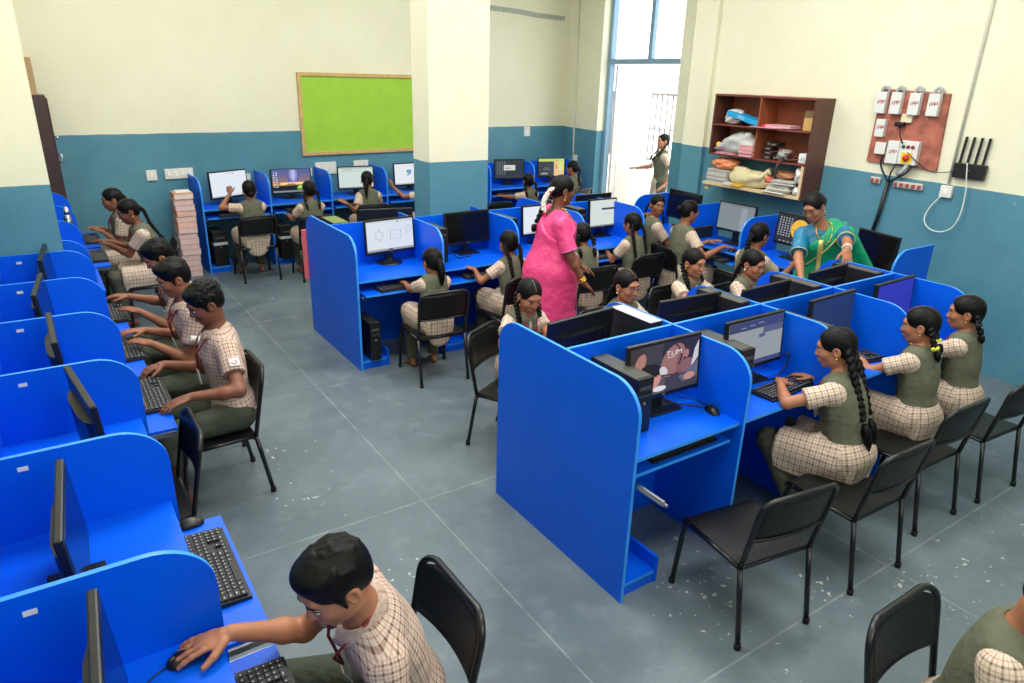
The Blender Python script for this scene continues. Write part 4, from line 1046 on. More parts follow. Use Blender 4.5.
# ------------------------------------------------------------------ chairs
CHM = mat('chair_enamel', (20,21,23), rough=.30, spec=.5); CHS = mat('chair_vinyl', (17,18,19), rough=.40, spec=.34, bump=.15, bscale=220)
RUB = mat('rubber', (14,14,14), rough=.8)
def chair_proto():
    """black tubular chair facing local +y; the origin is under the middle of the seat"""
    r = empty('chair', (0,0,0))
    hw = .205; yr, yf = -.235, .215; R = .0125
    for sx in (-1,1):
        b = MB(); b.tube([(sx*hw,yr-.005,.012),(sx*hw*.99,yr+.03,.22),(sx*hw*.985,yr+.058,.385)], R); o = b.build('rear_leg', CHM, r)
        MB().lathe([(.0155,0),(.016,.022),(.0135,.03)], (sx*hw,yr-.005,0)).build('foot_cap', RUB, o)
        b = MB(); b.tube([(sx*hw,yf+.02,.012),(sx*hw*.97,yf-.005,.30),(sx*hw*.96,yf-.02,.372),(sx*hw*.95,yf-.05,.385)], R); o = b.build('front_leg', CHM, r)
        MB().lathe([(.0155,0),(.016,.022),(.0135,.03)], (sx*hw,yf+.02,0)).build('foot_cap', RUB, o)
    s = MB(); w = .2
    pr = [(yf+.0,.362),(yf+.012,.378),(yf-.005,.396),(yf-.04,.402),(yr+.12,.398),(yr+.06,.402),(yr+.055,.392),(yr+.12,.388),(yf-.05,.390),(yf-.008,.380)]
    s.prism(pr, 'x', -w, w); s.build('seat', CHS, r)
    f = MB()
    for sx in (-1,1): f.tube([(sx*hw*.96,yf-.03,.382),(sx*hw*.98,yr+.06,.385)], R*.9)
    f.tube([(-hw*.97,yf-.04,.376),(hw*.97,yf-.04,.376)], R*.8); f.tube([(-hw*.98,yr+.07,.376),(hw*.98,yr+.07,.376)], R*.8)
    f.build('seat_frame', CHM, r)
    # back frame: the uprights continue from the rear legs round the top
    zt = .775; yb = lambda z: yr+.058-.075*(z-.385)/.39-.0*z
    pts = [(-hw*.985,yb(.385),.385),(-hw,yb(.55),.55),(-hw*1.02,yb(.68),.68)]
    pts += [(-hw*1.02+.075-.075*math.cos(a), yb(.70+.075*math.sin(a)), .70+.075*math.sin(a)) for a in [PI/2*i/5 for i in range(6)]]
    pts = pts+[(-x,y,z) for x,y,z in reversed(pts)]
    pts = [(x, y-.028*(1-(x/hw)**2)*max(0,(z-.5)/.27), z) for x,y,z in pts]
    MB().tube(pts, R).build('back_frame', CHM, r)
    bk = MB()
    def fn(u, v):
        z = .555+.205*v; x = (u*2-1)*hw*1.0
        if v > .66:
            q = (v-.66)/.34; lim = hw*1.02-.075*(1-math.sqrt(max(0,1-q*q))); x = max(-lim, min(lim, x))
        return (x, yb(z)-.028*(1-(x/hw)**2), z)
    bk.grid(fn, 12, 8, th=.010); o = bk.build('backrest', CHS, r)
    lo = MB(); lo.tube([(x*hw, yb(.55)-.028*(1-x*x), .552) for x in [-1+.2*i for i in range(11)]], .008); lo.build('lower_rail', CHM, o)
    return r
CHAIRS = []; CH0 = chair_proto(); CH_used = [False]
def chair(x, y, face, label, group='black classroom chairs', tilt=0):
    o = CH0 if not CH_used[0] else copy_tree(CH0); CH_used[0] = True
    o.location = (x,y,0); o.rotation_euler = (0,0,math.radians(face-90)); tag(o, label, 'chair', group); CHAIRS.append(o); return o
chair(2.448, 1.61, 81, 'empty black metal chair pulled out in front of the anime screen')
chair(3.185, 1.575, 88, 'black metal chair under the girl with two long plaits', )
chair(3.945, 1.66, 88, 'black metal chair under the girl with yellow hair ribbons')
chair(4.615, 1.62, 86, 'black metal chair under the girl next to the right wall, near side')
chair(0.645, 1.63, 180, 'black metal chair behind the boy holding the mouse at the bottom')
chair(2.10, 0.52, 270, 'black metal chair in the bottom right corner, in front of the partly seen girl')
chair(0.145, 3.27, 180, 'empty black metal chair pushed under the left row')
chair(0.56, 3.90, 180, 'black metal chair under the curly haired boy')
chair(0.60, 4.56, 180, 'black metal chair under the middle boy of the left row')
chair(0.62, 5.22, 180, 'black metal chair under the farthest boy of the left row')
chair(0.72, 7.26, 180, 'black metal chair under the nearer girl in profile, left row')
chair(0.66, 8.02, 180, 'black metal chair under the far girl in profile, left row')
chair(1.93, 8.06, 90, 'black metal chair with a wide back, under the girl raising her left hand')
chair(2.60, 7.85, 92, 'black metal chair at the sunset screen, second from the book stack')
chair(3.45, 8.25, 90, 'black metal chair under the ponytail girl below the green board')
chair(4.18, 8.2, 90, 'black metal chair half hidden behind the big pillar')
chair(2.31, 4.27, 90, 'black metal chair at the star drawing, in front of the middle block')
chair(3.10, 4.45, 86, 'black metal chair left of the pink sari teacher, under the plaited girl')
chair(3.93, 4.43, 90, 'black metal chair right of the pink sari teacher')
chair(4.68, 4.60, 90, 'black metal chair at the far end of the middle block, under the plaited girl')
chair(2.40, 3.48, 298, 'black metal chair at the aisle end, behind the girl beside the blue end panel')
chair(3.12, 3.50, 270, 'black metal chair under the girl with glasses')
chair(3.98, 3.66, 270, 'black metal chair under the girl with front plaits, far side of the near block')
chair(4.45, 3.48, 270, 'black metal chair under the girl with pearl earrings')
chair(5.53, 5.40, 0, 'black metal chair under the smiling girl who turns round')
chair(5.45, 4.86, 0, 'black metal chair under the girl with the hair bun')
chair(5.17, 3.90, 0, 'black metal chair under the girl at the yellow disc screen')
chair(5.62, 7.85, 90, 'black metal chair in the far corner at the dark icon desktop')
chair(6.60, 8.20, 90, 'black metal chair at the last desk of the far corner')
chair(5.00, 8.00, 90, 'empty black metal chair just right of the big pillar')
# ------------------------------------------------------------------ monitors
MBK = mat('monitor_black', (20,21,23), rough=.36, spec=.5); MGL = mat('monitor_gloss', (14,14,16), rough=.12, spec=.5)
def emis(name, rgb, st=1.0):
    if name in MATS: return MATS[name]
    m = bpy.data.materials.new(name); m.use_nodes = True; nt = m.node_tree
    b = nt.nodes['Principled BSDF']; b.inputs['Base Color'].default_value = (.01,.01,.01,1); b.inputs['Roughness'].default_value = .25
    b.inputs['Emission Color'].default_value = c4(rgb); b.inputs['Emission Strength'].default_value = st
    MATS[name] = m; return m
def poly_ell(cx, cy, rx, ry, n=22, a=0):
    return [(cx+rx*math.cos(t)*math.cos(a)-ry*math.sin(t)*math.sin(a), cy+rx*math.cos(t)*math.sin(a)+ry*math.sin(t)*math.cos(a)) for t in [2*PI*i/n for i in range(n)]]
def rect(x0,y0,x1,y1): return [(x0,y0),(x1,y0),(x1,y1),(x0,y1)]
def stroke(a, b, w):
    dx, dy = b[0]-a[0], b[1]-a[1]; L = math.hypot(dx,dy) or 1; nx, ny = -dy/L*w/2, dx/L*w/2
    return [(a[0]+nx,a[1]+ny),(b[0]+nx,b[1]+ny),(b[0]-nx,b[1]-ny),(a[0]-nx,a[1]-ny)]
def polyline(pts, w): return [stroke(pts[i],pts[i+1],w) for i in range(len(pts)-1)]
def clip01(p):
    return [(min(1,max(0,x)),min(1,max(0,y))) for x,y in p]
def screen_art(kind):
    """list of (polygon in 0..1 screen space, colour)"""
    A = []
    if kind == 'white': A += [(rect(.0,.0,1,.055),(196,204,214)),(rect(.42,.93,.62,.945),(120,124,130)),(rect(.63,.91,.66,.95),(70,72,80))]
    elif kind == 'draw':
        A += [(rect(0,0,1,.07),(150,160,172)),(rect(0,.94,1,1),(205,212,222))]
        for i in range(7): A.append((rect(.64+.05*i,.925,.66+.05*i,.945),(150,156,166)))
        A.append((rect(.66,.90,.68,.95),(40,42,50)))
        st = [(.26+(.115 if k%2==0 else .07)*math.cos(PI/2+k*PI/6)*.85,.52+(.20 if k%2==0 else .115)*math.sin(PI/2+k*PI/6)) for k in range(13)]
        for p in polyline(st,.007): A.append((p,(120,124,134)))
        for p in polyline([(.50,.37),(.50,.66),(.73,.66),(.73,.37),(.50,.37)],.007): A.append((p,(120,124,134)))
        ci = [(.90+.06*math.cos(t),.66+.105*math.sin(t)) for t in [2*PI*i/14 for i in range(15)]]
        for p in polyline(ci,.007)+polyline([(.86,.58),(.83,.42)],.007): A.append((p,(120,124,134)))
        A.append((rect(.45,.015,.53,.06),(50,54,66)))
    elif kind == 'sunset':
        A += [(rect(0,.28,1,.42),(206,138,66)),(rect(.2,.34,.9,.44),(250,214,150)),(rect(0,.42,1,.55),(120,112,130)),*[(rect(0,.42+.06*i,1,.49+.06*i),(int(150-8*i),int(112-2*i),int(118+4*i))) for i in range(10)],*[(clip01(poly_ell(.55,.78,.16-.025*i,.46-.05*i)),(86+20*i,88+20*i,150+17*i)) for i in range(6)],(rect(0,.28,1,.42),(206,138,66)),(rect(.2,.34,.9,.44),(250,214,150)),(rect(0,0,1,.30),(14,20,34)),(rect(0,0,1,.075),(130,140,156)),(poly_ell(.74,.19,.11,.095),(130,214,40)),(poly_ell(.75,.23,.07,.04),(190,240,120)),(rect(.63,.10,.86,.135),(70,150,20))]
        for r_ in range(7):
            for c_ in range(2): A.append((rect(.03+.07*c_,.86-.105*r_,.065+.07*c_,.92-.105*r_),(206,214,226) if (r_+c_)%3 else (150,180,220)))
        for i in range(8): A.append((rect(.36+.03*i,.32,.38+.03*i,.36+.02*(i%3)),(30,28,40)))
    elif kind == 'paint':
        A += [(rect(0,0,1,.06),(180,190,200)),(rect(.38,.56,.46,.70),(70,180,90)),(rect(.44,.48,.52,.72),(90,150,230)),(rect(.40,.42,.44,.50),(60,60,60)),(rect(.50,.60,.56,.66),(230,120,170)),(rect(.55,.90,.9,.93),(190,196,206))]
    elif kind == 'list': A += [(rect(0,.93,1,1),(170,184,190)),(rect(.1,.80,.7,.83),(170,184,186)),(rect(0,0,1,.05),(150,165,172)),(rect(.15,.88,.42,.90),(120,130,136))]
    elif kind == 'anime':
        E = lambda x,y,rx,ry,c,an=0: A.append((clip01(poly_ell(x,y,rx,ry,26,an)),c))
        A.append((rect(0,0,.5,.5),(92,82,86)))
        E(.74,.80,.30,.42,(46,41,46)); E(.61,.62,.165,.33,(150,106,98),-.25); E(.72,.50,.06,.22,(126,86,84)); E(.81,.70,.035,.085,(164,116,106)); E(.83,.44,.11,.16,(132,92,88))
        for s_ in polyline([(.62,.97),(.70,.84),(.735,.68),(.70,.50)],.020)+polyline([(.50,.95),(.49,.80)],.03)+polyline([(.87,.95),(.90,.70)],.03): A.append((s_,(40,36,40)))
        A.append(([(.88,.38),(.99,.58),(.99,.93),(.93,.76)],(200,198,206))); A.append(([(.70,.24),(.99,.52),(.99,.18),(.78,.12)],(98,98,118)))
        E(.04,.86,.13,.20,(58,48,50)); E(.13,.68,.075,.20,(170,120,108),-.2); A.append(([(.01,.30),(.10,.34),(.22,.60),(.14,.56)],(206,206,212)))
        E(.24,.13,.10,.17,(176,124,110)); E(.31,.30,.125,.20,(198,144,128),-.2); E(.27,.49,.165,.15,(30,28,32)); E(.15,.40,.05,.17,(30,28,32))
        for q in ([(.15,.50),(.19,.24),(.23,.50)],[(.27,.46),(.30,.31),(.34,.46)],[(.34,.50),(.41,.36),(.43,.52)]): A.append((q,(30,28,32)))
        E(.20,.28,.026,.060,(182,124,110)); E(.47,.44,.055,.10,(206,202,210),.3); E(.42,.10,.10,.055,(220,216,218)); E(.86,.22,.085,.075,(190,138,126),.3)
        A += [(stroke((.44,.36),(.80,.29),.030),(52,54,66)),(stroke((.35,.375),(.385,.365),.012),(60,44,44)),(rect(0,.0,.12,.06),(226,222,222))]
        for a,b in text_segments('TUM', .50, .735, .085): A.append((stroke((a[0],a[1]),(b[0],b[1]),.010),(236,230,230)))
        A.append((rect(.51,.69,.62,.702),(220,214,214)))
    elif kind == 'code':
        A += [(rect(0,.80,1,1),(58,66,104)),(rect(0,.0,1,.10),(60,70,118)),(rect(0,.10,1,.80),(146,152,156)),(rect(.62,.66,1,.80),(84,90,120)),(rect(.55,.58,.66,.66),(84,90,120))]
        for i in range(3): A.append((rect(.2+.16*i,.86+.02*i,.3+.16*i,.88+.02*i),(130,140,176)))
    elif kind == 'navy':
        for p in (poly_ell(.52,.30,.016,.028),): A.append((p,(170,180,196)))
        A.append((rect(.50,.22,.54,.235),(130,140,160)))
    elif kind == 'hp':
        A += [(poly_ell(.40,.28,.075,.13),(214,220,240)),(poly_ell(.40,.28,.060,.105),(60,64,176))]
        for a,b in text_segments('hp', .365, .25, .075, 1.2): A.append((stroke(a,b,.012),(225,230,245)))
    elif kind == 'icons':
        for r_ in range(8):
            for c_ in range(4): A.append((rect(.06+.085*c_,.88-.10*r_,.10+.085*c_,.925-.10*r_),(128,138,146)))
        A += [(rect(.30,.42,.70,.72),(214,214,208)),(rect(.33,.50,.55,.58),(160,164,160)),(rect(0,0,1,.05),(60,66,72))]
    elif kind == 'yellow':
        A += [(rect(.50,.0,1,1),(24,25,28))]
        for r_ in range(8):
            for c_ in range(5): A.append((rect(.05+.075*c_,.86-.09*r_,.085+.075*c_,.905-.09*r_),(176,180,180)))
        A += [(poly_ell(.62,.55,.235,.37,32),(242,184,58)),(rect(.42,.50,.52,.515),(150,110,30))]
        for i in range(5): A.append((rect(.12+.11*i,.03,.18+.11*i,.06),(180,176,160)))
    elif kind == 'grey': A += [(rect(0,.90,1,1),(120,130,136)),(rect(.35,.955,.62,.965),(60,66,70)),(rect(.64,.0,.80,.9),(146,156,166))]
    elif kind == 'colour':
        A += [(rect(0,.84,1,1),(196,214,110)),(rect(.60,.0,1,.84),(232,196,140)),(rect(.80,.3,1,.84),(214,222,140)),(rect(0,.0,.60,.84),(62,64,72)),(poly_ell(.70,.90,.03,.03),(206,60,50)),(poly_ell(.68,.60,.03,.05),(210,90,70)),(poly_ell(.70,.46,.03,.05),(210,70,60)),(rect(.18,.36,.44,.42),(110,116,124)),(rect(.22,.46,.40,.49),(110,116,124)),(rect(.1,.1,.35,.16),(200,200,190))]
    elif kind == 'page':
        A += [(rect(.44,.62,1,.70),(70,80,84)),(rect(.44,.45,.9,.47),(190,200,196)),(rect(0,0,1,.05),(130,140,140))]
    return A
BASES = {'white':(226,233,242),'draw':(216,224,236),'sunset':(60,66,110),'paint':(228,232,238),'list':(206,220,214),'anime':(62,58,64),'code':(146,152,156),'navy':(32,48,84),'hp':(46,48,164),'icons':(46,54,62),'yellow':(44,46,48),'grey':(128,138,144),'colour':(62,64,72),'page':(212,222,214)}
def monitor(x, y, face, label, art=None, w=.49, h=.30, top=1.15, z=TOP, tilt=4, oval=False, group='computer monitors'):
    """face: compass angle of the side the screen looks to"""
    r = empty('computer_monitor', (x,y,z), math.radians(face+90), label, 'monitor', group)
    zt = top-z; zb = zt-h; T = Matrix.Translation((0,0,zb+h/2)) @ Matrix.Rotation(math.radians(-tilt),4,'X')
    b = MB(); b.box(-w/2,w/2,-.014,.012,-h/2,h/2,.006,M=T)
    b.build('housing', MBK, r)
    k = MB(); pr = [(-w*.40,.012),(w*.40,.012),(w*.34,.030),(w*.2,.042),(-w*.2,.042),(-w*.34,.030)]
    k.prism([(a,c) for a,c in pr], 'z', -h*.42, h*.20, M=T); k.build('rear_cover', MBK, r)
    bz = .016; scr = MB(); scr.box(-w/2+bz,w/2-bz,-.0155,-.013,-h/2+bz*1.5,h/2-bz,M=T)
    if art: so = scr.build('screen', emis('screen_'+art, BASES[art], 1.0), r)
    else: so = scr.build('screen', MGL, r)
    if art:
        cols = []; g = MB(); W_, H_ = w-2*bz, h-2.5*bz
        for i,(p,c) in enumerate(screen_art(art)):
            if c not in cols: cols.append(c)
            g.cur = cols.index(c)
            P = [T @ Vector((-w/2+bz+u*W_, -.0157-.00012*i, -h/2+bz*1.5+v*H_)) for u,v in p]
            g.add(P, [tuple(range(len(P)))])
        if cols: g.build('screen_picture', [emis('px_%d_%d_%d' % c, c, 1.0) for c in cols], so)
    s = MB()
    s.box(-.035,.035,.014,.034,.006,zb+h*.45,.004); s.build('stand_neck', MBK, r)
    s = MB()
    if oval: s.lathe([(.115,0),(.115,.006),(.09,.014),(.03,.022),(.02,.05)], (0,.015,0), 28)
    else: s.box(-.105,.105,-.065,.10,0,.012,.005)
    s.build('stand_base', MBK, r)
    l = MB()
    for a,b_ in text_segments('hp', -.009, -.004, .012, 1.2):
        l.tube([T @ Vector((a[0],-.0145,-h/2+.012+a[1])), T @ Vector((b_[0],-.0145,-h/2+.012+b_[1]))], .0009, seg=4)
    l.build('logo', mat('logo_grey', (150,150,150), rough=.4), r)
    return r
# near block, near side (screens look to -y = 270)
monitor(2.44,2.235,268,'monitor with a dark drawn portrait wallpaper and white lettering at the aisle end','anime')
monitor(3.15,2.245,270,'monitor showing a grey and blue window in front of the girl with long plaits','code')
monitor(3.92,2.275,272,'monitor with a plain navy screen at the yellow ribbon girl','navy')
monitor(4.62,2.275,272,'monitor with a purple blue start screen and round hp logo','hp')
# near block, far side (backs to the camera)
monitor(2.315,2.75,96,'monitor seen from behind beside the boxed tower with a shiny lid, nearest the aisle')
monitor(3.11,2.70,87,'monitor seen from behind in front of the girl with glasses')
monitor(3.74,2.64,92,'monitor seen from behind in front of the girl with pearl earrings')
monitor(4.50,2.70,94,'monitor seen from behind under the hand of the green sari teacher', h=.28)
# middle block
monitor(2.46,5.57,276,'monitor showing a star, a square and a balloon drawing','draw', top=1.165, oval=True)
monitor(3.24,5.57,273,'switched off monitor in the middle block below the pillar', None, top=1.165)
monitor(4.10,5.57,270,'monitor with a white page half hidden behind the pink sari teacher','white', top=1.165)
monitor(4.90,5.58,270,'squarish monitor with a white page and a dark bar, right of the pink sari teacher','page', w=.38, h=.31, top=1.165)
monitor(2.63,6.02,77,'dark topped monitor standing behind the star drawing monitor', top=1.165, w=.5)
monitor(5.02,5.88,90,'monitor seen from behind at the far end of the middle block', top=1.165)
# left row
LM = ['monitor edge on beside the boy at the bottom','monitor edge on behind the pulled-out keyboard tray','monitor edge on next to the empty pushed-in chair','monitor edge on at the table of the curly haired boy','monitor edge on at the table of the middle boy','monitor edge on just in front of the left pillar']
for (x,y,f,t),lb in zip([(-.09,1.45,-3,1.13),(-.125,2.19,-3,1.13),(-.02,3.0,7,1.15),(-.085,3.78,1,1.16),(-.12,4.55,-5,1.18),(-.075,5.36,-5,1.18)], LM):
    monitor(x+.015,y,f,lb,None,top=t+.02,z=TOPL)
monitor(-.14,7.25,0,'monitor behind the pillar at the nearer girl in profile',z=TOPL); monitor(-.14,8.03,0,'monitor behind the pillar at the far girl in profile',z=TOPL)
# back row
monitor(1.93,9.14,292,'monitor with a blank white screen beside the pink book stack','white', w=.53, h=.33, top=1.17)
monitor(2.72,9.20,268,'monitor with a sunset wallpaper and a green disc','sunset', w=.52, h=.32)
monitor(3.58,9.15,264,'monitor with a pale list page in front of the ponytail girl','list', w=.50, h=.31)
monitor(4.43,9.24,272,'monitor with a small colourful painting, cut off by the pillar','paint', w=.52, h=.32)
monitor(6.04,9.10,254,'monitor with dark icons and a white pop-up in the far corner','icons')
monitor(6.79,9.03,254,'monitor with a yellow green and orange screen in the far corner','colour', w=.46)
# right row
monitor(5.98,5.44,172,'black switched off monitor at the smiling girl by the doorway', None, w=.55, h=.32, top=1.19)
monitor(5.90,4.64,182,'monitor with a plain grey page at the girl with the hair bun','grey',top=1.19,w=.46)
monitor(5.89,3.925,176,'monitor with a yellow disc and rows of icons','yellow', w=.46, top=1.19)
monitor(5.86,3.12,166,'black monitor seen behind the green sari teacher', None, w=.43, top=1.185)

# ------------------------------------------------------------------ towers
def tower(x, y, face, label, z=TOP, w=.10, d=.34, h=.285, lid=None, strip=False, group='computer towers'):
    r = empty('computer_tower', (x,y,z), math.radians(face+90), label, 'computer tower', group)
    b = MB(); b.box(-w/2,w/2,-d/2+.012,d/2,0.004,h,.003); b.build('case', mat('tower_case', (30,32,34), rough=.4), r)
    MB().box(-w/2+.002,w/2-.002,-d/2+.02,d/2-.005,h,h+.002).build('lid', lid or mat('tower_lid', (74,76,72), rough=.42), r)
    f = MB().box(-w/2-.001,w/2+.001,-d/2,-d/2+.014,0.002,h+.002,.004).build('front_panel', MBK, r)
    MB().box(-w*.36,w*.36,-d/2-.002,-d/2,h*.80,h*.86).box(-w*.36,w*.36,-d/2-.002,-d/2,h*.68,h*.70).build('drive_slot', mat('slot_grey', (70,72,76), rough=.4), f)
    q = MB(); q.lathe([(.008,0),(.008,.004),(.001,.005)], M=Matrix.Translation((0,-d/2,h*.55)) @ Matrix.Rotation(PI/2,4,'X')); q.build('power_button', mat('button_grey', (120,122,126), rough=.3), f)
    g = MB()
    for k in range(6): g.box(-w*.3,w*.3,d/2,d/2+.002,h*.10+k*.012,h*.10+.006+k*.012)
    g.box(-w*.34,-w*.05,d/2,d/2+.003,h*.62,h*.78); g.box(.0,w*.3,d/2,d/2+.003,h*.40,h*.92)
    g.build('rear_ports', mat('port_silver', (150,152,154), rough=.35, metal=.7), r)
    if strip: MB().box(-w/2-.002,w/2+.002,-d/2-.003,-d/2+.1,h*.62,h*.70).build('silver_strip', mat('strip_silver', (190,194,196), rough=.35), r)
    return r
tower(2.175,2.255,270,'computer tower standing left of the anime screen monitor')
tower(2.905,2.255,270,'computer tower left of the grey and blue window monitor')
tower(3.60,2.255,270,'computer tower standing left of the navy screen monitor')
tower(4.32,2.255,270,'computer tower left of the purple blue start screen')
shiny = mat('tower_lid_shiny', (196,206,216), rough=.25)
tower(2.645,2.67,90,'computer tower with a shiny pale lid beside the partition, far side near the aisle', lid=shiny, h=.355)
tower(3.375,2.67,90,'computer tower between the girl with front plaits and the partition', h=.355)
tower(4.10,2.67,90,'computer tower next to the monitor of the girl with pearl earrings', h=.35)
tower(4.825,2.67,90,'computer tower beside the left hand of the green sari teacher', h=.345)
tower(2.10,5.28,270,'black computer tower on the floor stand of the star drawing table', z=.073, h=.33, w=.09, strip=False)
tower(2.87,5.52,270,'computer tower on the desk left of the switched off middle monitor', h=.30, lid=mat('tower_lid', (74,76,72)))
tower(3.63,5.55,270,'computer tower on the desk between the pillar and the pink sari teacher', h=.32)
tower(2.14,6.03,90,'computer tower with a green reflecting lid at the back of the star drawing table', h=.33, lid=mat('tower_lid_green_reflection', (112,124,84), rough=.3), w=.14)  # reflection of the green notice board is put into the lid colour
tower(4.48,5.57,270,'dark computer tower left of the squarish white monitor', h=.34)
for x,lb in ((1.68,'black computer tower with a silver strip on the floor stand beside the book stack'),(2.48,'black computer tower with a silver strip under the sunset monitor table')):
    tower(x,9.00,274,lb,z=.073,h=.42,w=.16,d=.36,strip=True)
tower(3.28,9.05,274,'black computer tower under the table below the green board',z=.073,h=.42,w=.16,d=.36)
tower(5.80,5.12,180,'black computer tower lying between the two left screens of the right row', w=.28, h=.12, d=.34)

# ------------------------------------------------------------------ keyboards and mice
KB = mat('keyboard_black', (26,27,29), rough=.5); KC = mat('keycap', (38,39,42), rough=.55); KL = mat('key_legend', (170,172,174), rough=.6)
def kb_proto():
    r = empty('keyboard', (0,0,0)); w, d = .44, .14
    b = MB(); b.prism([(-d/2,0.0),(d/2,0.0),(d/2,.020),(-d/2,.010)], 'x', -w/2, w/2); b.build('base', KB, r)
    k = MB(); rows = [(.055,[1]*20),(.030,[1]*13+[1.6]+[1]*6),(.010,[1.5]+[1]*12+[1.2]+[1]*6),(-.010,[1.8]+[1]*11+[2]+[0]*3+[1]*4),(-.030,[2.2]+[1]*10+[2.4]+[0,1,0]+[1]*4),(-.050,[1.3,1.2,1.2,5.6,1.2,1.2,1.4]+[1]*3+[2,1,1])]
    k.cur = 0
    for y,ws in rows:
        tot = sum(max(q,1) for q in ws); x = -.212; u = .424/tot
        for q in ws:
            ww = max(q,1)*u
            if q > 0:
                zz = .015+.005*(y+.07)/.14
                k.cur = 0; k.box(x+.0015,x+ww-.0015,y-.0085,y+.0085,zz-.002,zz+.006)
                if q <= 2.5:
                    k.cur = 1; k.box(x+ww*.3,x+ww*.55,y+.0005,y+.0045,zz+.006,zz+.0063)
            x += ww
    k.build('keys', [KC,KL], r)
    return r
KB0 = kb_proto(); KBn = [0]
def keyboard(x, y, face, label, z=TRAY):
    o = KB0 if KBn[0]==0 else copy_tree(KB0); KBn[0] = 1
    o.location = (x,y,z+.001); o.rotation_euler = (0,0,math.radians(face-90)); tag(o,label,'keyboard','black keyboards'); return o
def mouse_proto():
    r = empty('mouse', (0,0,0)); b = MB()
    def fn(u,v):
        a = PI*u; y = -.055+.11*v; q = math.sqrt(max(0.0,1-(2*v-1)**2*.96))
        return (.030*math.cos(a)*q**.6, y*.95, .002+.032*math.sin(a)*q*(0.85+.15*(1-v)))
    b.grid(fn, 12, 14); b.box(-.02,.02,-.04,.04,0,.003); b.build('shell', MGL if False else mat('mouse_black', (24,24,26), rough=.3), r)
    w = MB(); w.tube([(0,.030,.026),(0,.044,.019)], .005, seg=7); w.build('wheel', mat('wheel_grey', (60,60,62), rough=.5), r)
    c = MB(); c.tube([(0,.052,.006),(.0,.08,.004),(-.02,.13,.0035),(-.06,.17,.0035),(-.10,.19,.0035)], .0022, seg=6); c.build('cord', dark, r)
    return r
MS0 = mouse_proto(); MSn = [0]
def mouse(x, y, face, label, z=TOP):
    o = MS0 if MSn[0]==0 else copy_tree(MS0); MSn[0] = 1
    o.location = (x,y,z+.001); o.rotation_euler = (0,0,math.radians(face-90)); tag(o,label,'mouse','black computer mice'); return o
keyboard(2.37,2.03,90,'black keyboard inside the tray under the anime screen desk')
keyboard(3.235,2.055,93,'black keyboard on the desktop in front of the girl with long plaits', z=TOP)
keyboard(3.98,2.10,80,'black keyboard on the desktop of the yellow ribbon girl', z=TOP)
keyboard(4.60,2.08,90,'black keyboard on the desktop beside the right wall girl', z=TOP)
keyboard(2.36,5.13,93,'black keyboard on the pulled-out tray under the star drawing')
keyboard(3.17,5.13,88,'black keyboard under the hand of the plaited girl left of the pink teacher')
keyboard(4.67,5.13,90,'black keyboard on the tray at the far end of the middle block')
keyboard(.285,1.47,180,'black keyboard at the bottom edge, next to the boy with the mouse', z=TRAYL)
keyboard(.275,2.22,180,'black keyboard on the free tray of the left row, nobody at it', z=TRAYL)
keyboard(.305,3.83,180,'black keyboard between the hands of the curly haired boy', z=TRAYL)
keyboard(.285,4.62,180,'black keyboard at the hands of the middle boy', z=TRAYL)
keyboard(.285,5.40,180,'black keyboard at the hand of the farthest boy', z=TRAYL)
keyboard(.325,7.22,180,'black keyboard on the tray of the nearer girl in profile', z=TRAYL)
keyboard(.335,8.02,180,'black keyboard on the tray of the far girl in profile', z=TRAYL)
keyboard(1.93,8.84,93,'black keyboard on the tray beside the book stack girl')
keyboard(2.74,8.86,93,'black keyboard under the sunset monitor')
keyboard(3.55,8.88,93,'black keyboard below the pale list page')
keyboard(5.87,8.86,90,'black keyboard under the dark icon screen')
keyboard(5.52,5.40,0,'black keyboard in front of the smiling girl')
keyboard(5.52,4.60,0,'black keyboard under the grey page monitor')
keyboard(5.52,3.90,0,'black keyboard under the yellow disc screen')
keyboard(2.36,2.975,270,'black keyboard on the far side tray at the aisle end')
mouse(2.655,2.07,70,'black mouse on the blue desk right of the anime screen')
mouse(.105,1.722,195,'black mouse under the right hand of the boy at the bottom', z=TOPL)
mouse(.245,2.53,180,'black mouse at the far end of the free pulled-out tray', z=TRAYL)
mouse(.31,4.085,180,'black mouse under the right hand of the curly haired boy', z=TRAYL)
mouse(3.50,2.13,90,'black mouse beside the keyboard of the girl with long plaits')
mouse(4.20,2.10,80,'black mouse under the hand of the yellow ribbon girl')
mouse(5.62,3.66,0,'black mouse with a red glow under the hand at the yellow disc screen')
mouse(5.62,4.41,0,'black mouse under the hand of the hair bun girl')
# loose video cables on two near desks
def cable(name, pts, label, r=.004): tag(MB().tube(curve(pts), r, seg=7).build(name, dark), label, 'cable')
cable('monitor_cable', [(3.26,2.29,.82),(3.36,2.24,.86),(3.40,2.18,.90),(3.38,2.17,.84),(3.30,2.17,.779),(3.20,2.18,.775),(3.05,2.19,.775)], 'black cable looping between the grey and blue window monitor and its keyboard')
cable('monitor_cable', [(2.50,2.28,.80),(2.56,2.22,.776),(2.62,2.16,.775),(2.65,2.12,.775)], 'thin black cord behind the mouse at the anime screen')
cable('monitor_cable', [(2.93,5.45,1.0),(2.95,5.40,.92),(3.02,5.38,.80),(3.10,5.42,.775),(3.2,5.44,.775)], 'black cable hanging from the tower left of the switched off middle monitor')

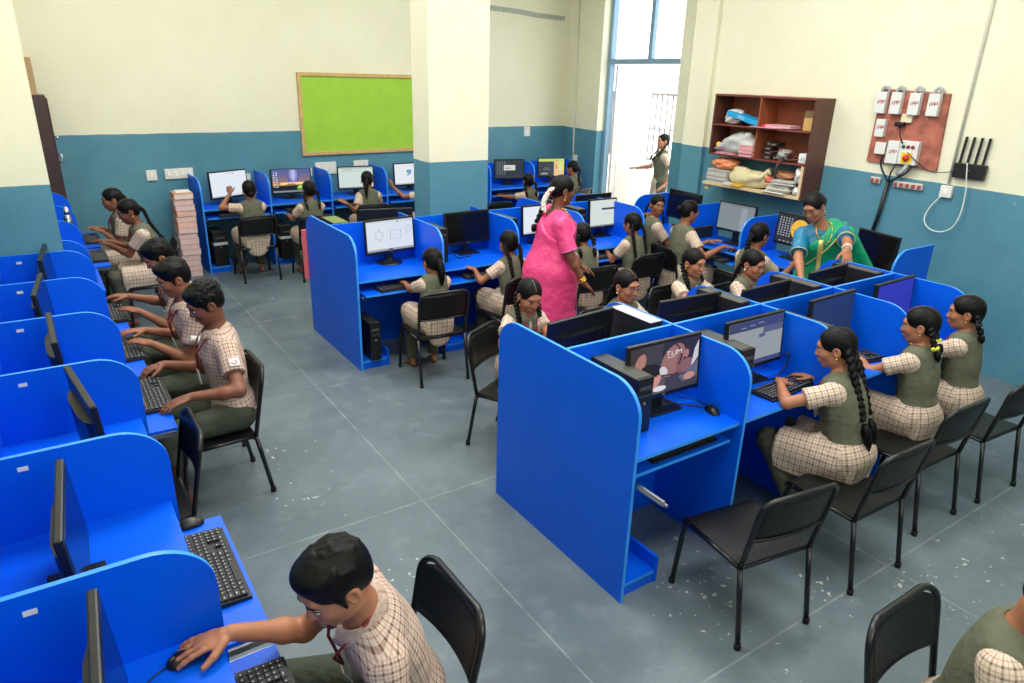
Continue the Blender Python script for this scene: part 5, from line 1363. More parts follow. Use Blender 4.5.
# ------------------------------------------------------------------ stack of exercise books on the floor beside the back row
rnd = random.Random(3)
pk = [mat('book_pink', (214,172,166), rough=.8, noise=.1, nscale=40), mat('book_rose', (204,156,152), rough=.8, noise=.1, nscale=40), mat('book_orange', (226,140,92), rough=.7)]
cov = mat('book_cover', (206,150,110), rough=.7); pg = mat('book_pages', (226,206,204), rough=.9, noise=.12, nscale=120)
ST = (1.345, 8.90); z = 0.0; NB = 15
names = ['lowest','second','third','fourth','fifth','sixth','seventh','eighth','ninth','tenth','eleventh','twelfth','thirteenth','fourteenth','topmost']
for k in range(NB):
    h = .0655; dx, dy = rnd.uniform(-.008,.008), rnd.uniform(-.008,.008)
    c = pk[2] if k in (9,11) else pk[k%2]
    r = empty('book_bundle', (ST[0]+dx, ST[1]+dy, z+.0005), rnd.uniform(-.04,.04), '%s bundle from the floor in the tall stack of pink exercise books' % names[k], 'book bundle', 'exercise book stack by the back row')
    MB().box(-.10,.10,-.13,.13,.003,h-.004).build('pages', pg, r)
    m = MB(); m.box(-.103,.103,-.133,.133,h-.006,h-.001,.001); m.box(-.103,.103,-.133,.133,0,.004,.001); m.box(-.105,-.1,-.133,.133,0,h-.001)
    if k not in (14,):
        for q in range(1,5): m.box(-.102,.102,-.132,.132,h*q/5-.001,h*q/5+.001)
    m.build('covers', cov if k==14 else c, r); z += h
pap = MB(); pap.box(-.10,.06,-.12,.10,0,.004); 
tag(pap.build('paper_sheet', mat('paper', (232,232,226))), 'white paper sheets on top of the pink book stack', 'paper').location = (1.385,8.95,z+.001)
# pink chart leaning on the back of the star drawing table
pc = MB(); pc.box(-.03,.03,-.012,.012,0,.47,.006); o = pc.build('pink_board', mat('pink_chart', (232,110,112), rough=.6)); o.location = (1.955,6.335,0.50); tag(o, 'narrow pink board hung on the back edge of the star drawing table', 'board')
# steel water bottle on the left row
bt_ = empty('water_bottle', (.15,7.32,TOPL), 0, 'shiny steel water bottle on the desk beyond the left pillar', 'bottle')
stl = mat('bottle_steel', (205,205,205), rough=.15, metal=1.0)
MB().lathe([(.03,0),(.037,.006),(.037,.20),(.034,.235),(.022,.265),(.018,.28)]).build('body', stl, bt_)
MB().lathe([(.021,.28),(.022,.285),(.022,.325),(.014,.33),(.014,.345),(.004,.35)]).build('cap', stl, bt_)

# ------------------------------------------------------------------ wall shelf on the right wall
sh = empty('wall_shelf', (XR,0,0), 0, 'brown wooden wall shelf crammed with papers and bags on the right wall', 'shelf')
wd_in = mat('shelf_wood_inside', (150,82,52), rough=.5, noise=.14, nscale=6); wd_out = mat('shelf_wood_outside', (92,52,42), rough=.45, noise=.12, nscale=7); wd_edge = mat('shelf_edge', (118,56,48), rough=.5); ply = mat('raw_plywood', (216,190,146), rough=.7, noise=.1, nscale=30)
D = .30; ya, yb = 4.235, 5.44
MB().box(-.012,0,ya,yb,1.585,2.205).build('back_board', wd_in, sh)
MB().box(-D,0,ya-.02,ya,1.245,2.215,.003).build('side_board', wd_out, sh)
MB().box(-D,0,yb,yb+.02,1.585,2.215,.003).build('side_board', wd_out, sh)
MB().box(-D,-.012,4.845,4.862,1.60,2.20).build('divider_board', wd_in, sh)
MB().box(-D-.004,0,ya-.02,yb+.02,2.20,2.22,.003).build('top_board', wd_edge, sh)
MB().box(-D-.003,-.012,ya,yb,1.895,1.912,.002).build('shelf_board', wd_edge, sh)
MB().box(-D-.003,-.012,ya,yb,1.583,1.603,.002).build('shelf_board', wd_edge, sh)
MB().box(-D-.01,-.0,ya-.0,yb+.05,1.255,1.285,.002).build('lower_plank', ply, sh)
MB().box(-D,-D+.018,ya,ya+.03,1.285,1.583).build('plywood_edge', ply, sh)
MB().box(-D+.02,-D+.05,yb-.02,yb+.03,1.20,1.255).build('bracket', ply, sh)
def lump(name, c, r, m, label, cat, seed, rz=0.0, amp=.22):
    """crumpled bag: a bumpy closed blob resting on its shelf"""
    rr = random.Random(seed); ph = [(rr.uniform(0,6),rr.uniform(0,6),rr.choice((2,3,4,5))) for _ in range(7)]
    b = MB(); nu, nv = 28, 16
    vs = []; fs = []
    for i in range(nv+1):
        t = -PI/2+PI*i/nv
        for k in range(nu):
            a = 2*PI*k/nu; q = 1+sum(amp/4*math.sin(f*a+p1)*math.cos(f*t*1.3+p2) for p1,p2,f in ph)
            sx = abs(math.cos(t))**.6; x, y, zz = r[0]*sx*math.cos(a)*q, r[1]*sx*math.sin(a)*q, r[2]*math.sin(t)*(q if t>0 else 1)
            x, y = rot((x,y), rz); vs.append((x,y,zz+r[2]))
    for i in range(nv):
        for k in range(nu): l=(k+1)%nu; fs.append((i*nu+k,i*nu+l,(i+1)*nu+l,(i+1)*nu+k))
    b.add(vs, fs, True); o = b.build(name, m); o.location = c; tag(o, label, cat); return o
plastic_w = mat('bag_white', (226,228,228), rough=.35, noise=.08, nscale=12, bump=.5, bscale=30)
plastic_g = mat('bag_grey', (186,190,186), rough=.4, noise=.12, nscale=12, bump=.5, bscale=30)
jute = mat('bag_jute', (214,204,160), rough=.85, noise=.1, nscale=14, bump=.4, bscale=90); orange = mat('bag_orange', (226,140,92), rough=.7, noise=.2, nscale=14)
X0 = XR-.17
lump('plastic_bag', (X0,5.26,1.913), (.10,.11,.075), plastic_w, 'crumpled white plastic bag in the top left of the wall shelf', 'bag', 2)
fb = empty('file_box', (X0-.03,5.10,1.915), 0, 'bright blue flat box lying tilted on the top left shelf', 'box')
Mx = Matrix.Rotation(.22,4,'X')
MB().box(-.09,.09,-.22,.20,.05,.10,.006,M=Mx).build('carton', mat('box_blue', (30,160,216), rough=.4), fb)
w_ = MB()
for a,b_ in text_segments('LEED', -.05, .066, .025): w_.tube([Mx @ Vector((-.091,-a[0],a[1])), Mx @ Vector((-.091,-b_[0],b_[1]))], .003, seg=4)
w_.build('printing', mat('print_pale', (190,226,240), rough=.5), fb)
sk = lump('sack', (X0-.02,5.15,1.605), (.12,.29,.115), plastic_g, 'bulging grey plastic sack in the middle left of the wall shelf', 'bag', 4, amp=.3)
for v in sk.data.vertices: v.co.z *= 1.0-.75*max(0,v.co.y/.29)**1.5; v.co.z += .012*math.sin(v.co.y*60+v.co.x*25)*(v.co.z/.2)
lump('yellow_pouch', (X0-.08,5.37,1.66), (.03,.03,.03), mat('pouch_yellow', (228,186,60), rough=.6), 'small yellow pouch at the left end of the grey sack', 'pouch', 9)
def papers(c, w, d, n, th, m, label, cat='papers', rz=0.0, jit=.01, name='paper_stack'):
    rr = random.Random(int(c[1]*1000)); r = empty(name, c, rz, label, cat)
    b = MB()
    for k in range(n):
        jx, jy = rr.uniform(-jit,jit), rr.uniform(-jit,jit); b.box(-w/2+jx,w/2+jx,-d/2+jy,d/2+jy,k*th,k*th+th*.82)
    b.build('sheets', m, r); tt = MB().box(-w/2,w/2,-d/2,d/2,n*th,n*th+.0015); tt.build('top_sheet', m, r); return r
pinkp = mat('pink_paper', (232,172,178), rough=.8, noise=.06, nscale=50); greyp = mat('grey_paper', (198,196,190), rough=.85, noise=.14, nscale=60); whitep = mat('white_paper', (230,226,216), rough=.8, noise=.05, nscale=40)
papers((X0-.05,4.945,1.604), .2,.17,9,.013,pinkp,'stack of pink papers at the foot of the shelf divider')
papers((X0-.06,5.22,1.604), .18,.25,2,.008,pinkp,'thin pink paper pile under the grey sack')
fd_ = MB(); fd_.prism([(-.36,4.92),(-.36,4.64),(-.28,4.58),(-.12,4.70),(-.12,4.90)], 'z', 0, .006)
o = fd_.build('pink_folder', mat('folder_pink', (214,140,150), rough=.7)); o.location = (XR,0,1.914); tag(o,'pink folder sticking out over the shelf edge','folder')
papers((X0-.03,4.62,1.921), .18,.30,3,.008,mat('pink_sheet', (240,190,200), rough=.8),'pale pink sheets lying on the folder on the top shelf')
tag(MB().box(XR-.26,XR-.12,4.775,4.84,1.921,1.945,.003).build('red_booklet', mat('red_cover', (206,52,72), rough=.5)), 'small red booklet beside the shelf divider', 'booklet')
cbx = empty('carton', (X0+.02,4.315,1.914), 0, 'small brown cardboard carton in the top right of the shelf', 'carton')
MB().box(-.07,.07,-.065,.065,0,.12,.003).build('body', mat('carton_tan', (198,160,98), rough=.8), cbx); MB().box(-.07,.07,-.065,.065,.121,.185,.003).build('lid', mat('carton_brown', (122,96,66), rough=.8), cbx)
# heap of small devices
dv = mat('device_black', (28,26,28), rough=.45)
for k,(y,zz,w2,h2) in enumerate([(4.70,1.604,.10,.045),(4.695,1.65,.11,.04),(4.705,1.691,.095,.045),(4.64,1.737,.10,.04),(4.70,1.737,.05,.05),(4.60,1.604,.07,.05)]):
    r = empty('adapter_box', (X0-.05,y,zz), 0, ['lowest black power adapter in the small heap on the shelf','second black power adapter from the bottom of the shelf heap','third black power adapter from the bottom of the shelf heap','wide black adapter on top of the shelf heap','small black adapter at the top left of the shelf heap','black adapter to the right of the shelf heap'][k], 'adapter', 'black adapters in the shelf heap')
    MB().box(-.06,.06,-w2/2,w2/2,0,h2-.002,.006).build('case', dv, r); MB().box(-.062,-.058,-w2*.25,w2*.25,h2*.3,h2*.6).build('rating_label', mat('label_tan', (150,110,90), rough=.6), r)
lump('cable_bag', (X0-.06,4.52,1.604), (.08,.085,.055), mat('bag_clear', (150,150,146), rough=.3, noise=.2), 'grey plastic bag of cables in the middle right of the shelf', 'bag', 12)
cw = MB(); rr = random.Random(8)
for q in range(7):
    y = 4.38+.03*q; pts = [(X0-.12+rr.uniform(-.04,.1), y+rr.uniform(-.07,.07), 1.615+rr.uniform(0,.10)) for _ in range(6)]; cw.tube(pts, .006, seg=6)
cw.tube([(XR-.26,4.52,1.64),(XR-.31,4.53,1.61),(XR-.315,4.55,1.52),(XR-.315,4.53,1.45)], .007, seg=6); cw.tube([(XR-.25,4.49,1.64),(XR-.312,4.50,1.61),(XR-.318,4.54,1.55),(XR-.316,4.56,1.44)], .006, seg=6)
tag(cw.build('tangled_wires', mat('wire_brown', (110,58,44), rough=.6)), 'tangle of brown and black wires spilling over the shelf edge', 'wires')
pb = empty('plug_box', (X0-.05,4.30,1.604), .15, 'small white plastic adapter box at the right end of the middle shelf', 'adapter'); MB().box(-.045,.045,-.045,.045,0,.095,.01).build('case', plastic_w, pb); MB().box(-.05,-.044,-.02,.02,.03,.06).build('face_plate', mat('face_grey', (190,194,200), rough=.4), pb)
# lower plank
papers((X0-.02,5.31,1.286), .22,.27,12,.012,greyp,'tall pile of grey newspapers on the left end of the lowest plank')
lump('cloth_bag', (X0-.03,5.27,1.432), (.10,.17,.06), orange, 'orange printed cloth bag lying on the newspaper pile', 'bag', 21)
jb = lump('jute_bag', (X0-.04,4.92,1.286), (.10,.27,.085), jute, 'large cream jute bag slumped on the lowest plank', 'bag', 31, amp=.30)
for v in jb.data.vertices:
    yy = v.co.y; v.co.z = v.co.z*(1.0+0.45*max(0,yy/.27))+(0.05 if yy < -.2 and v.co.z > .08 else 0)
tk = MB(); tk.tube([(-.02,-.20,.13),(-.03,-.25,.20),(-.04,-.27,.16)], [.02,.03,.008], seg=7); tk.build('tied_corner', jute, jb)
papers((X0-.10,5.00,1.286), .12,.13,2,.012,mat('yellow_cover', (226,182,70), rough=.6),'yellow booklet in front of the jute bag','booklet')
papers((X0-.10,5.13,1.286), .12,.11,2,.010,whitep,'small white booklet between the newspapers and the yellow booklet','booklet')
papers((X0-.03,4.52,1.286), .22,.26,6,.013,whitep,'untidy white paper pile at the right end of the lowest plank', jit=.03)
papers((X0-.06,4.46,1.368), .2,.24,4,.012,greyp,'grey papers lying on the untidy white pile', rz=.2, jit=.02)
lump('brown_pouch', (X0,4.50,1.42), (.08,.12,.04), mat('pouch_brown', (176,120,84), rough=.7), 'brown cloth pouch on the papers of the lowest plank', 'pouch', 41)
lump('red_wrapper', (X0-.06,4.66,1.36), (.05,.05,.035), mat('wrapper_red', (206,88,62), rough=.5), 'crumpled red wrapper beside the jute bag', 'wrapper', 43)
lump('plastic_bag', (X0-.03,4.305,1.40), (.08,.065,.085), plastic_w, 'knotted white plastic bag at the right end of the lowest plank', 'bag', 51)
lump('plastic_bag', (X0-.09,4.29,1.288), (.05,.045,.04), plastic_w, 'small white plastic bag at the front corner of the lowest plank', 'bag', 53)
# ------------------------------------------------------------------ people
PLB = plaid('plaid_boys', (202,184,168), (108,74,66), (172,100,94), .023, .26)
PLG = plaid('plaid_girls', (215,199,180), (124,92,78), (168,114,98), .030, .22)
OLV = cloth_mat('olive_vest', (98,100,82)); OLP = cloth_mat('olive_cotton', (80,82,68)); GRN = cloth_mat('dark_green_twill', (66,72,60))
def boy(label, badge=None, curly=False, toes=False, glasses=False, hairv=1.0, **k):
    p = Person(**k); o = p.body(toes=toes); tag(o, label, 'person', 'school pupils')
    p.face(closed=k.get('hp',15) > 24); p.hair_cap(boy=True, curly=curly, vol=hairv)
    p.shirt(PLB); p.trousers(GRN, cuff=.5); p.lanyard(.2)
    if badge: p.badge(badge)
    PEOPLE.append(p); return p
def girl(label, hair='plaits', hk=None, glasses=False, earring='gold', smile=False, parting=0.0, lany=True, vestm=None, **k):
    p = Person(**k); o = p.body(toes=k.get('fine',1) < .9); tag(o, label, 'person', 'school pupils')
    p.face(glasses=glasses, smile=smile, earring=earring, closed=k.get('hp',15) > 24); p.hair_cap(parting=parting)
    hk = hk or {}
    if hair == 'plaits': p.plaits(**hk)
    elif hair == 'pony': p.ponytail(**hk)
    elif hair == 'bun': p.bun(**hk)
    elif hair == 'plait': p.braid([tuple(p.hp_(0,-.10,.0)), tuple(p.hp_(0,-.125,-.05)), tuple(p.c7-p.cf*.115*p.S), tuple(p.c7-p.cf*.15*p.S-p.u3*.14)], r=.021)
    p.kameez(PLG); p.vest(vestm or OLV); p.trousers(OLP, name='salwar', loose=.004)
    if lany: p.lanyard(.17)
    PEOPLE.append(p); return p
FN, MD, FR = 0.85, 1.0, 1.3
PEOPLE = []
# left row boys
boy('boy in a checked shirt at the bottom of the picture, reaching for the mouse', badge=-1, head=(.452,1.445,1.115), face=176, hf=190, hp=26, lean=19, side=-13, twist=-4, knee=20, right=(.226,1.704,.855), left=(.34,1.34,.75), rh=(-1,.10,-.08), skin=0, fine=FN, rcurl=.3, feet=-.05, seat=.40, wide=.95)
boy('curly haired boy with a sleeve badge, nearest of the three boys on the left', badge=-1, curly=True, toes=True, head=(.631,3.906,1.15), face=182, hf=188, hp=24, lean=4, right=(.405,4.10,.765), left=(.45,3.60,.755), rh=(-1,-.1,-.1), lh=(-1,-.15,-.15), rcurl=.8, skin=2, fine=FN, feet=-.06, lpole=(.4,-.8,-.6))
boy('short haired boy between the curly haired boy and the farthest boy', badge=-1, head=(.575,4.54,1.14), face=182, hf=188, hp=20, lean=9, right=(.40,4.78,.755), left=(.40,4.50,.755), skin=1, fine=MD, feet=-.05)
boy('farthest boy of the left row, face hidden behind the middle boy', head=(.59,5.22,1.12), face=178, hf=182, hp=28, lean=13, right=(.40,5.60,.76), left=(.42,5.18,.76), skin=1, fine=MD, feet=-.05)
girl('nearer of two girls in profile on the left, one plait hanging down her back', 'plait', head=(.635,7.33,1.075), face=178, hf=184, hp=22, lean=14, right=(.45,7.62,.755), left=(.45,7.44,.755), skin=2, fine=MD, lpole=(.2,-.5,-1))
girl('far girl in profile on the left, nearest the cupboard corner', 'pony', dict(ln=.14), head=(.575,8.08,1.075), face=178, hf=182, hp=12, lean=8, right=(.45,8.30,.755), left=(.45,8.08,.755), skin=1, fine=MD)
# back row
girl('girl with a raised left hand at the blank white screen', 'bun', dict(c=(0,-.10,-.045), r=.035), head=(1.99,8.40,1.035), face=90, hf=86, hp=6, lean=4, left=(1.80,8.52,.985), lh=(0,.2,1), ln=(-.5,-1,.2), lpole=(-1,-.2,-.9), right=(2.16,8.78,.72), skin=1, fine=MD, lcurl=1.6)
girl('girl facing the sunset screen, second from the pink book stack', 'plaits', dict(style='loop', ln=.1), head=(2.605,8.15,1.03), face=88, hf=90, hp=8, lean=6, left=(2.43,8.46,.70), right=(2.78,8.5,.70), skin=1, fine=MD)
girl('girl with a ponytail and her left hand spread, below the green board', 'pony', dict(ln=.27, side=-.25), head=(3.50,8.56,1.045), face=84, hf=70, hp=14, lean=4, left=(3.14,8.36,.80), lh=(-.7,.5,.45), ln=(.3,-.6,.7), lpole=(-.5,-.6,-1), right=(3.70,8.84,.72), skin=1, fine=MD, lcurl=.15)
girl('girl mostly hidden behind the big pillar, only her arm showing', 'plaits', head=(4.26,8.42,1.02), face=92, hp=10, lean=6, left=(3.88,8.62,.93), lh=(-.2,.2,1), lpole=(-.3,-.2,-1), skin=1, fine=MD, lcurl=1.2)
# middle block
girl('ponytail girl at the star drawing screen', 'pony', dict(ln=.22, r=.03, side=.15), head=(2.47,4.79,.955), face=86, hf=92, hp=16, lean=4, left=(2.37,5.10,.715), right=(2.56,5.08,.715), skin=1, fine=MD)
girl('plaited girl reaching her left hand to the keyboard, left of the pink sari teacher', 'plaits', dict(style='back', ln=.16, sides=(1,-1)), head=(3.255,4.89,1.0), face=92, hf=84, hp=12, lean=10, left=(3.03,5.07,.755), lh=(-.35,.9,.15), lpole=(-.9,-.3,-.8), right=(3.34,5.10,.74), skin=1, fine=MD, lcurl=.2)
girl('girl right behind the pink sari teacher, seen from the back with a wide neckline', 'plaits', dict(style='loop', ln=.06, r=.02), head=(4.02,4.84,1.01), face=90, hf=80, hp=14, lean=10, skin=1, fine=MD)
girl('girl with two long plaits at the far end of the middle block', 'plaits', dict(style='back', ln=.2, out=.02), head=(4.755,4.965,1.02), face=92, hf=96, hp=12, lean=8, right=(4.92,5.18,.74), left=(4.64,5.2,.74), skin=1, fine=MD)
# far corner
girl('girl with her back turned at the dark icon desktop in the far corner', 'plaits', dict(style='loop', ln=.08, r=.02), head=(5.56,7.9,1.0), face=100, hf=80, hp=10, lean=6, left=(5.30,8.30,.76), right=(5.75,8.35,.76), skin=1, fine=FR)
girl('girl with a long plait in the far corner next to the doorway wall', 'plait', head=(6.75,8.44,1.06), face=110, hf=118, hp=10, lean=4, skin=1, fine=FR)
# right row
girl('smiling girl turning her face to the camera by the doorway', 'plaits', dict(style='side', ln=.06), smile=True, head=(5.43,5.31,1.10), face=-20, hf=-112, hp=6, hr=-6, lean=6, right=(5.66,5.14,.80), left=(5.52,5.62,.92), lpole=(-.5,.8,-.5), skin=1, fine=MD)
girl('girl with a round hair bun at the grey screen', 'bun', dict(c=(0,-.118,.012), r=.036), head=(5.40,4.83,1.11), face=-10, hf=-18, hp=12, lean=6, right=(5.53,4.46,.815), rh=(.9,-.4,-.1), left=(5.62,4.74,.80), rpole=(-.5,-.5,-1), skin=1, fine=MD)
girl('girl seen from behind at the yellow disc screen', 'plait', head=(5.22,3.83,1.085), face=-4, hf=-2, hp=10, lean=8, right=(5.52,3.66,.815), left=(5.48,3.96,.75), skin=1, fine=MD)
# near block, far side
girl('girl looking down beside the blue end panel of the near block', 'plaits', dict(style='front', ln=.10), head=(2.52,3.52,1.015), face=-92, hf=-98, hp=22, lean=10, right=(2.10,3.20,.735), rh=(-.2,-1,-.2), rpole=(-1,.2,-.8), left=(2.5,3.1,.735), skin=0, fine=FN)
girl('girl wearing glasses behind the near block, looking to the side', 'plaits', dict(style='back', ln=.1), glasses=True, earring='pearl', head=(3.23,3.37,1.02), face=-88, hf=-88, hp=6, lean=6, right=(3.0,3.1,.80), left=(3.35,3.06,.80), skin=0, fine=FN)
girl('girl with two plaits falling over her shoulders in front, behind the near block', 'plaits', dict(style='front', ln=.12, r=.018), head=(4.11,3.57,1.03), face=-90, hf=-88, hp=8, lean=4, right=(3.86,3.22,.79), left=(4.15,3.2,.80), skin=0, fine=FN)
girl('girl with pearl earrings looking down behind the near block, beside the green teacher', 'plaits', dict(style='back', ln=.1), earring='pearl', head=(4.54,3.35,1.02), face=-86, hf=-88, hp=14, lean=6, right=(4.38,3.04,.80), left=(4.66,3.04,.80), skin=0, fine=FN)
# near block, near side
girl('girl with two very long plaits leaning on the desk, second place of the near block', 'plaits', dict(style='back', ln=.25, r=.025, tuft=.13, out=-.015), parting=None, head=(3.335,1.875,1.055), face=99, hf=120, hp=16, lean=14, twist=6, right=(3.43,2.01,.808), rh=(-.2,1,0), left=(3.19,2.06,.805), lh=(.8,.5,0), lpole=(-1,.3,-.35), skin=0, fine=FN, wide=1.12, knee=14, feet=-.24)
girl('girl with yellow ribbons in her looped plaits', 'plaits', dict(style='loop', ln=.09, r=.02, ribbon=('yellow',.85), tuft=.05), head=(4.165,1.86,1.04), face=88, hf=112, hp=12, lean=8, right=(4.25,2.05,.80), rh=(-.1,1,0), left=(3.98,2.16,.84), lh=(.0,.6,.9), ln=(-.3,-1,.3), lpole=(-.7,-.5,-1), skin=0, fine=FN)
girl('girl with a dark ribbon in her plaits sitting next to the right wall', 'plaits', dict(style='loop', ln=.05, r=.02, ribbon=('black',.4), tuft=.04), head=(4.69,1.85,1.035), face=94, hf=116, hp=8, lean=7, right=(4.84,2.12,.79), left=(4.56,2.16,.84), lpole=(-.5,-.5,-1), skin=0, fine=FN)
girl('girl cut off by the bottom right corner of the picture, only her back showing', 'plaits', dict(style='front', ln=.1), earring='pearl', head=(2.10,.40,1.055), face=-78, hf=-65, hp=42, lean=9, skin=0, fine=FN)
# standing girl outside
p = girl('girl standing outside the doorway in bright light, holding the door leaf', 'plaits', dict(style='front', ln=.06), head=(8.02,7.86,1.47), face=150, hf=165, hp=0, lean=0, stand=True, right=(7.98,8.33,1.02), rh=(-.2,1,0), left=(7.9,7.62,.85), skin=3, fine=FR)

# seat everybody: each chair goes under the person who uses it
for p, ci in ((PEOPLE[1],7),(PEOPLE[2],8),(PEOPLE[3],9),(PEOPLE[4],10),(PEOPLE[5],11),(PEOPLE[6],12),(PEOPLE[7],13),(PEOPLE[8],14),(PEOPLE[9],15),(PEOPLE[10],16),(PEOPLE[11],17),(PEOPLE[12],18),(PEOPLE[13],19),(PEOPLE[14],27),(PEOPLE[15],28),(PEOPLE[16],24),(PEOPLE[17],25),(PEOPLE[18],26),(PEOPLE[20],21),(PEOPLE[21],22),(PEOPLE[22],23)):
    q = p.base+p.f*(.12 if ci in (7,8,9) else .055); CHAIRS[ci].location = (q[0], q[1], 0); CHAIRS[ci].rotation_euler = (0,0,math.atan2(p.f[1],p.f[0])-PI/2)
# teachers in saris
def teacher(label, blouse, sari, border, bangles=True, flowers=False, watch=False, glasses=True, hk=None, band=None, **k):
    p = Person(stand=True, **k); S, W = p.S, p.W; o = p.body(legs=True); tag(o, label, 'person', 'teachers in saris')
    p.face(glasses=glasses, earring='drop', bindi=True, closed=k.get('hp',0) > 28); p.hair_cap(vol=1.0, parting=None)
    B = Sdf(); p.torso(B, .012, uv=True, parts=('waist','chest','shoulder','bust'), cuts=((p.p1+p.u1*.02, -p.u1),)); p.sleeves(B, .014, .80)
    p.neck_v(B, .062, .04)
    B.cap(p.c7+p.u3*.02-p.cf*.10*S, p.c7-p.u3*.02*S-p.cf*.14*S, .075*S, .05*S, k=.02, sub=True)
    V, F = B.mesh(.008); bl = np_object('blouse', V, F, blouse, p.obj, B.uvs(V,F))
    for sd in (1,-1):
        ax = unit(p.el[sd]-p.sh[sd]); ln = np.linalg.norm(p.el[sd]-p.sh[sd]); c = p.sh[sd]+ax*ln*.785
        u = unit(np.cross(ax, p.f)); v = np.cross(ax, u); R = (.0428*S*(.6+.4*W)+.0205)
        tt = MB(); tt.tube([tuple(c+(u*math.cos(a)+v*math.sin(a))*R) for a in [2*PI*i/22 for i in range(22)]], .0045, seg=6, closed=True); tt.build('sleeve_border', border, bl)
    # skirt of the sari
    B = Sdf(); z0 = p.hip[2]
    B.ell(p.hip+p.u1*.05, (.160*S*W, .135*S*W, .17*S), p.B1, k=.05)
    B.ell(p.p1-p.u1*.03*S, (.135*S*W, .112*S*W, .13*S), p.B1, k=.06)
    B.cap(p.hip, p.hip-p.up*(z0*.62), .175*S*W, .175*S*W, k=.06)
    B.cap(p.hip-p.up*(z0*.5), (p.hip-p.up*(z0-.13)), .17*S*W, .20*S*W, k=.06, cuts=((V3(0,0,.03), V3(0,0,-1)),))
    for q in range(5): B.cap(p.hip+p.f*.13*S*W+p.r*(-.05+.025*q)*S-p.up*.05, V3(p.hip[0],p.hip[1],.06)+p.f*.19*S+p.r*(-.10+.05*q)*S, .016, .022, k=.015)
    # pallu: pleated cloth across the chest, over the left shoulder and down the back
    n1 = unit(p.cr*0.66+p.u3*.75)
    top = p.sh[-1]*.45+p.c7*.55+p.u3*.03*S
    lim = ((top-p.cr*-.0+p.cr*.045*S, n1),)
    for nm, cc in (('chest', p.p2-p.u2*.01*S+p.cf*.004), ('waist', p.p1-p.u1*.01*S)):
        r = (.138*S*W+.026,.098*S*W+.030,.155*S+.02) if nm == 'chest' else (.122*S*W+.028,.090*S*W+.034,.17*S+.02)
        B.ell(cc, r, p.B3 if nm == 'chest' else p.B1, k=.05, cuts=lim)
    for sd in (1,-1): B.ell(p.p2+p.cf*.078*S+p.cr*sd*.06*S, (.07*S,.062*S,.07*S), p.B3, k=.04, cuts=lim)
    B.cap(p.c7*.42+p.sh[-1]*.58-p.cf*.03, p.sh[-1]*.75+p.c7*.25+p.cf*.02-p.u3*.01, .075*S, .072*S, k=.04)
    back = p.sh[-1]*.7+p.c7*.3-p.cf*.075*S
    for q in range(4):
        a = back+p.cr*(.05-.045*q)*S; B.cap(a, a-p.u2*.42*S-p.cf*.035-p.up*.16, .024, .030, k=.03)
    if band == 'arm':
        for q in range(5):
            a = p.sh[-1]-p.cr*(.02*q-.02)-p.cf*(.05-.02*q); B.cap(a, a-p.up*(.40-.02*q)-p.cr*(.12+.02*q)-p.cf*.03, .032, .034, k=.04)
    V, F = B.mesh(.008); pl = np_object('sari', V, F, sari, p.obj)
    # border of the pallu running from the right waist to the left shoulder
    t = MB(); pts = []
    for i in range(17):
        u = i/16.0; o_ = p.p1*(1-u)+(p.c7*.55+p.sh[-1]*.45)*u; th = math.radians(52-70*u)
        d_ = unit(p.cf*math.cos(th)+p.cr*math.sin(th)); q = V-o_; al = q@d_; off = np.linalg.norm(q-al[:,None]*d_, axis=1)
        m_ = (off < .022) & (al > 0)
        if m_.any(): pts.append(o_+d_*(al[m_].max()+.001))
    t.tube([tuple(x) for x in pts], .0055, seg=6); t.build('pallu_border', border, pl)
    # woven border down the free edge of the cloth in front
    rows = []
    for i in range(22):
        u = i/21.0; o_ = p.c7*(1-u)+(p.hip-p.up*.45*S)*u-p.u2*.06*S; row = []
        for an in (4, 12, 20):
            th = math.radians(an); d_ = unit(p.cf*math.cos(th)+p.cr*math.sin(th)); q = V-o_; al = q@d_; off = np.linalg.norm(q-al[:,None]*d_, axis=1); m_ = (off < .02) & (al > 0)
            if m_.any(): row.append(o_+d_*(al[m_].max()+.003))
        if len(row) == 3: rows.append(row)
    if len(rows) > 3:
        g = MB(); n_ = len(rows); g.grid(lambda a_,b_: tuple(rows[min(n_-1,int(round(a_*(n_-1))))][int(round(b_*2))]), n_-1, 2, th=.003); g.build('sari_border', border, pl)
    # jewellery
    gold = mat('gold', (222,178,80), rough=.25, metal=1.0)
    nk = MB(); ch = [p.c7+p.u3*.03-p.cf*.045*S]
    L_ = [(.060,.02,.028),(.062,.055,-.015),(.040,.105,-.07),(.0,.122,-.10),(-.040,.105,-.07),(-.062,.055,-.015),(-.060,.02,.028)]
    nk.tube([tuple(ch[0])]+[tuple(p.c7+p.cr*x*S+p.cf*(y*S*W+.016)+p.u3*zz*S) for x,y,zz in L_]+[tuple(ch[0])], .0042, seg=6); nk.build('necklace', gold, p.obj)
    for sd in ((1,) if bangles else ()):
        ax = unit(p.el[sd]-p.wr[sd]); u = unit(np.cross(ax, p.up)); v = np.cross(ax, u)
        for q in range(3):
            c = p.wr[sd]+ax*(.02+.013*q); b = MB(); b.tube([tuple(c+(u*math.cos(a)+v*math.sin(a))*.031*S) for a in [2*PI*i/18 for i in range(18)]], .0042, seg=6, closed=True); b.build('bangle', gold, p.obj)
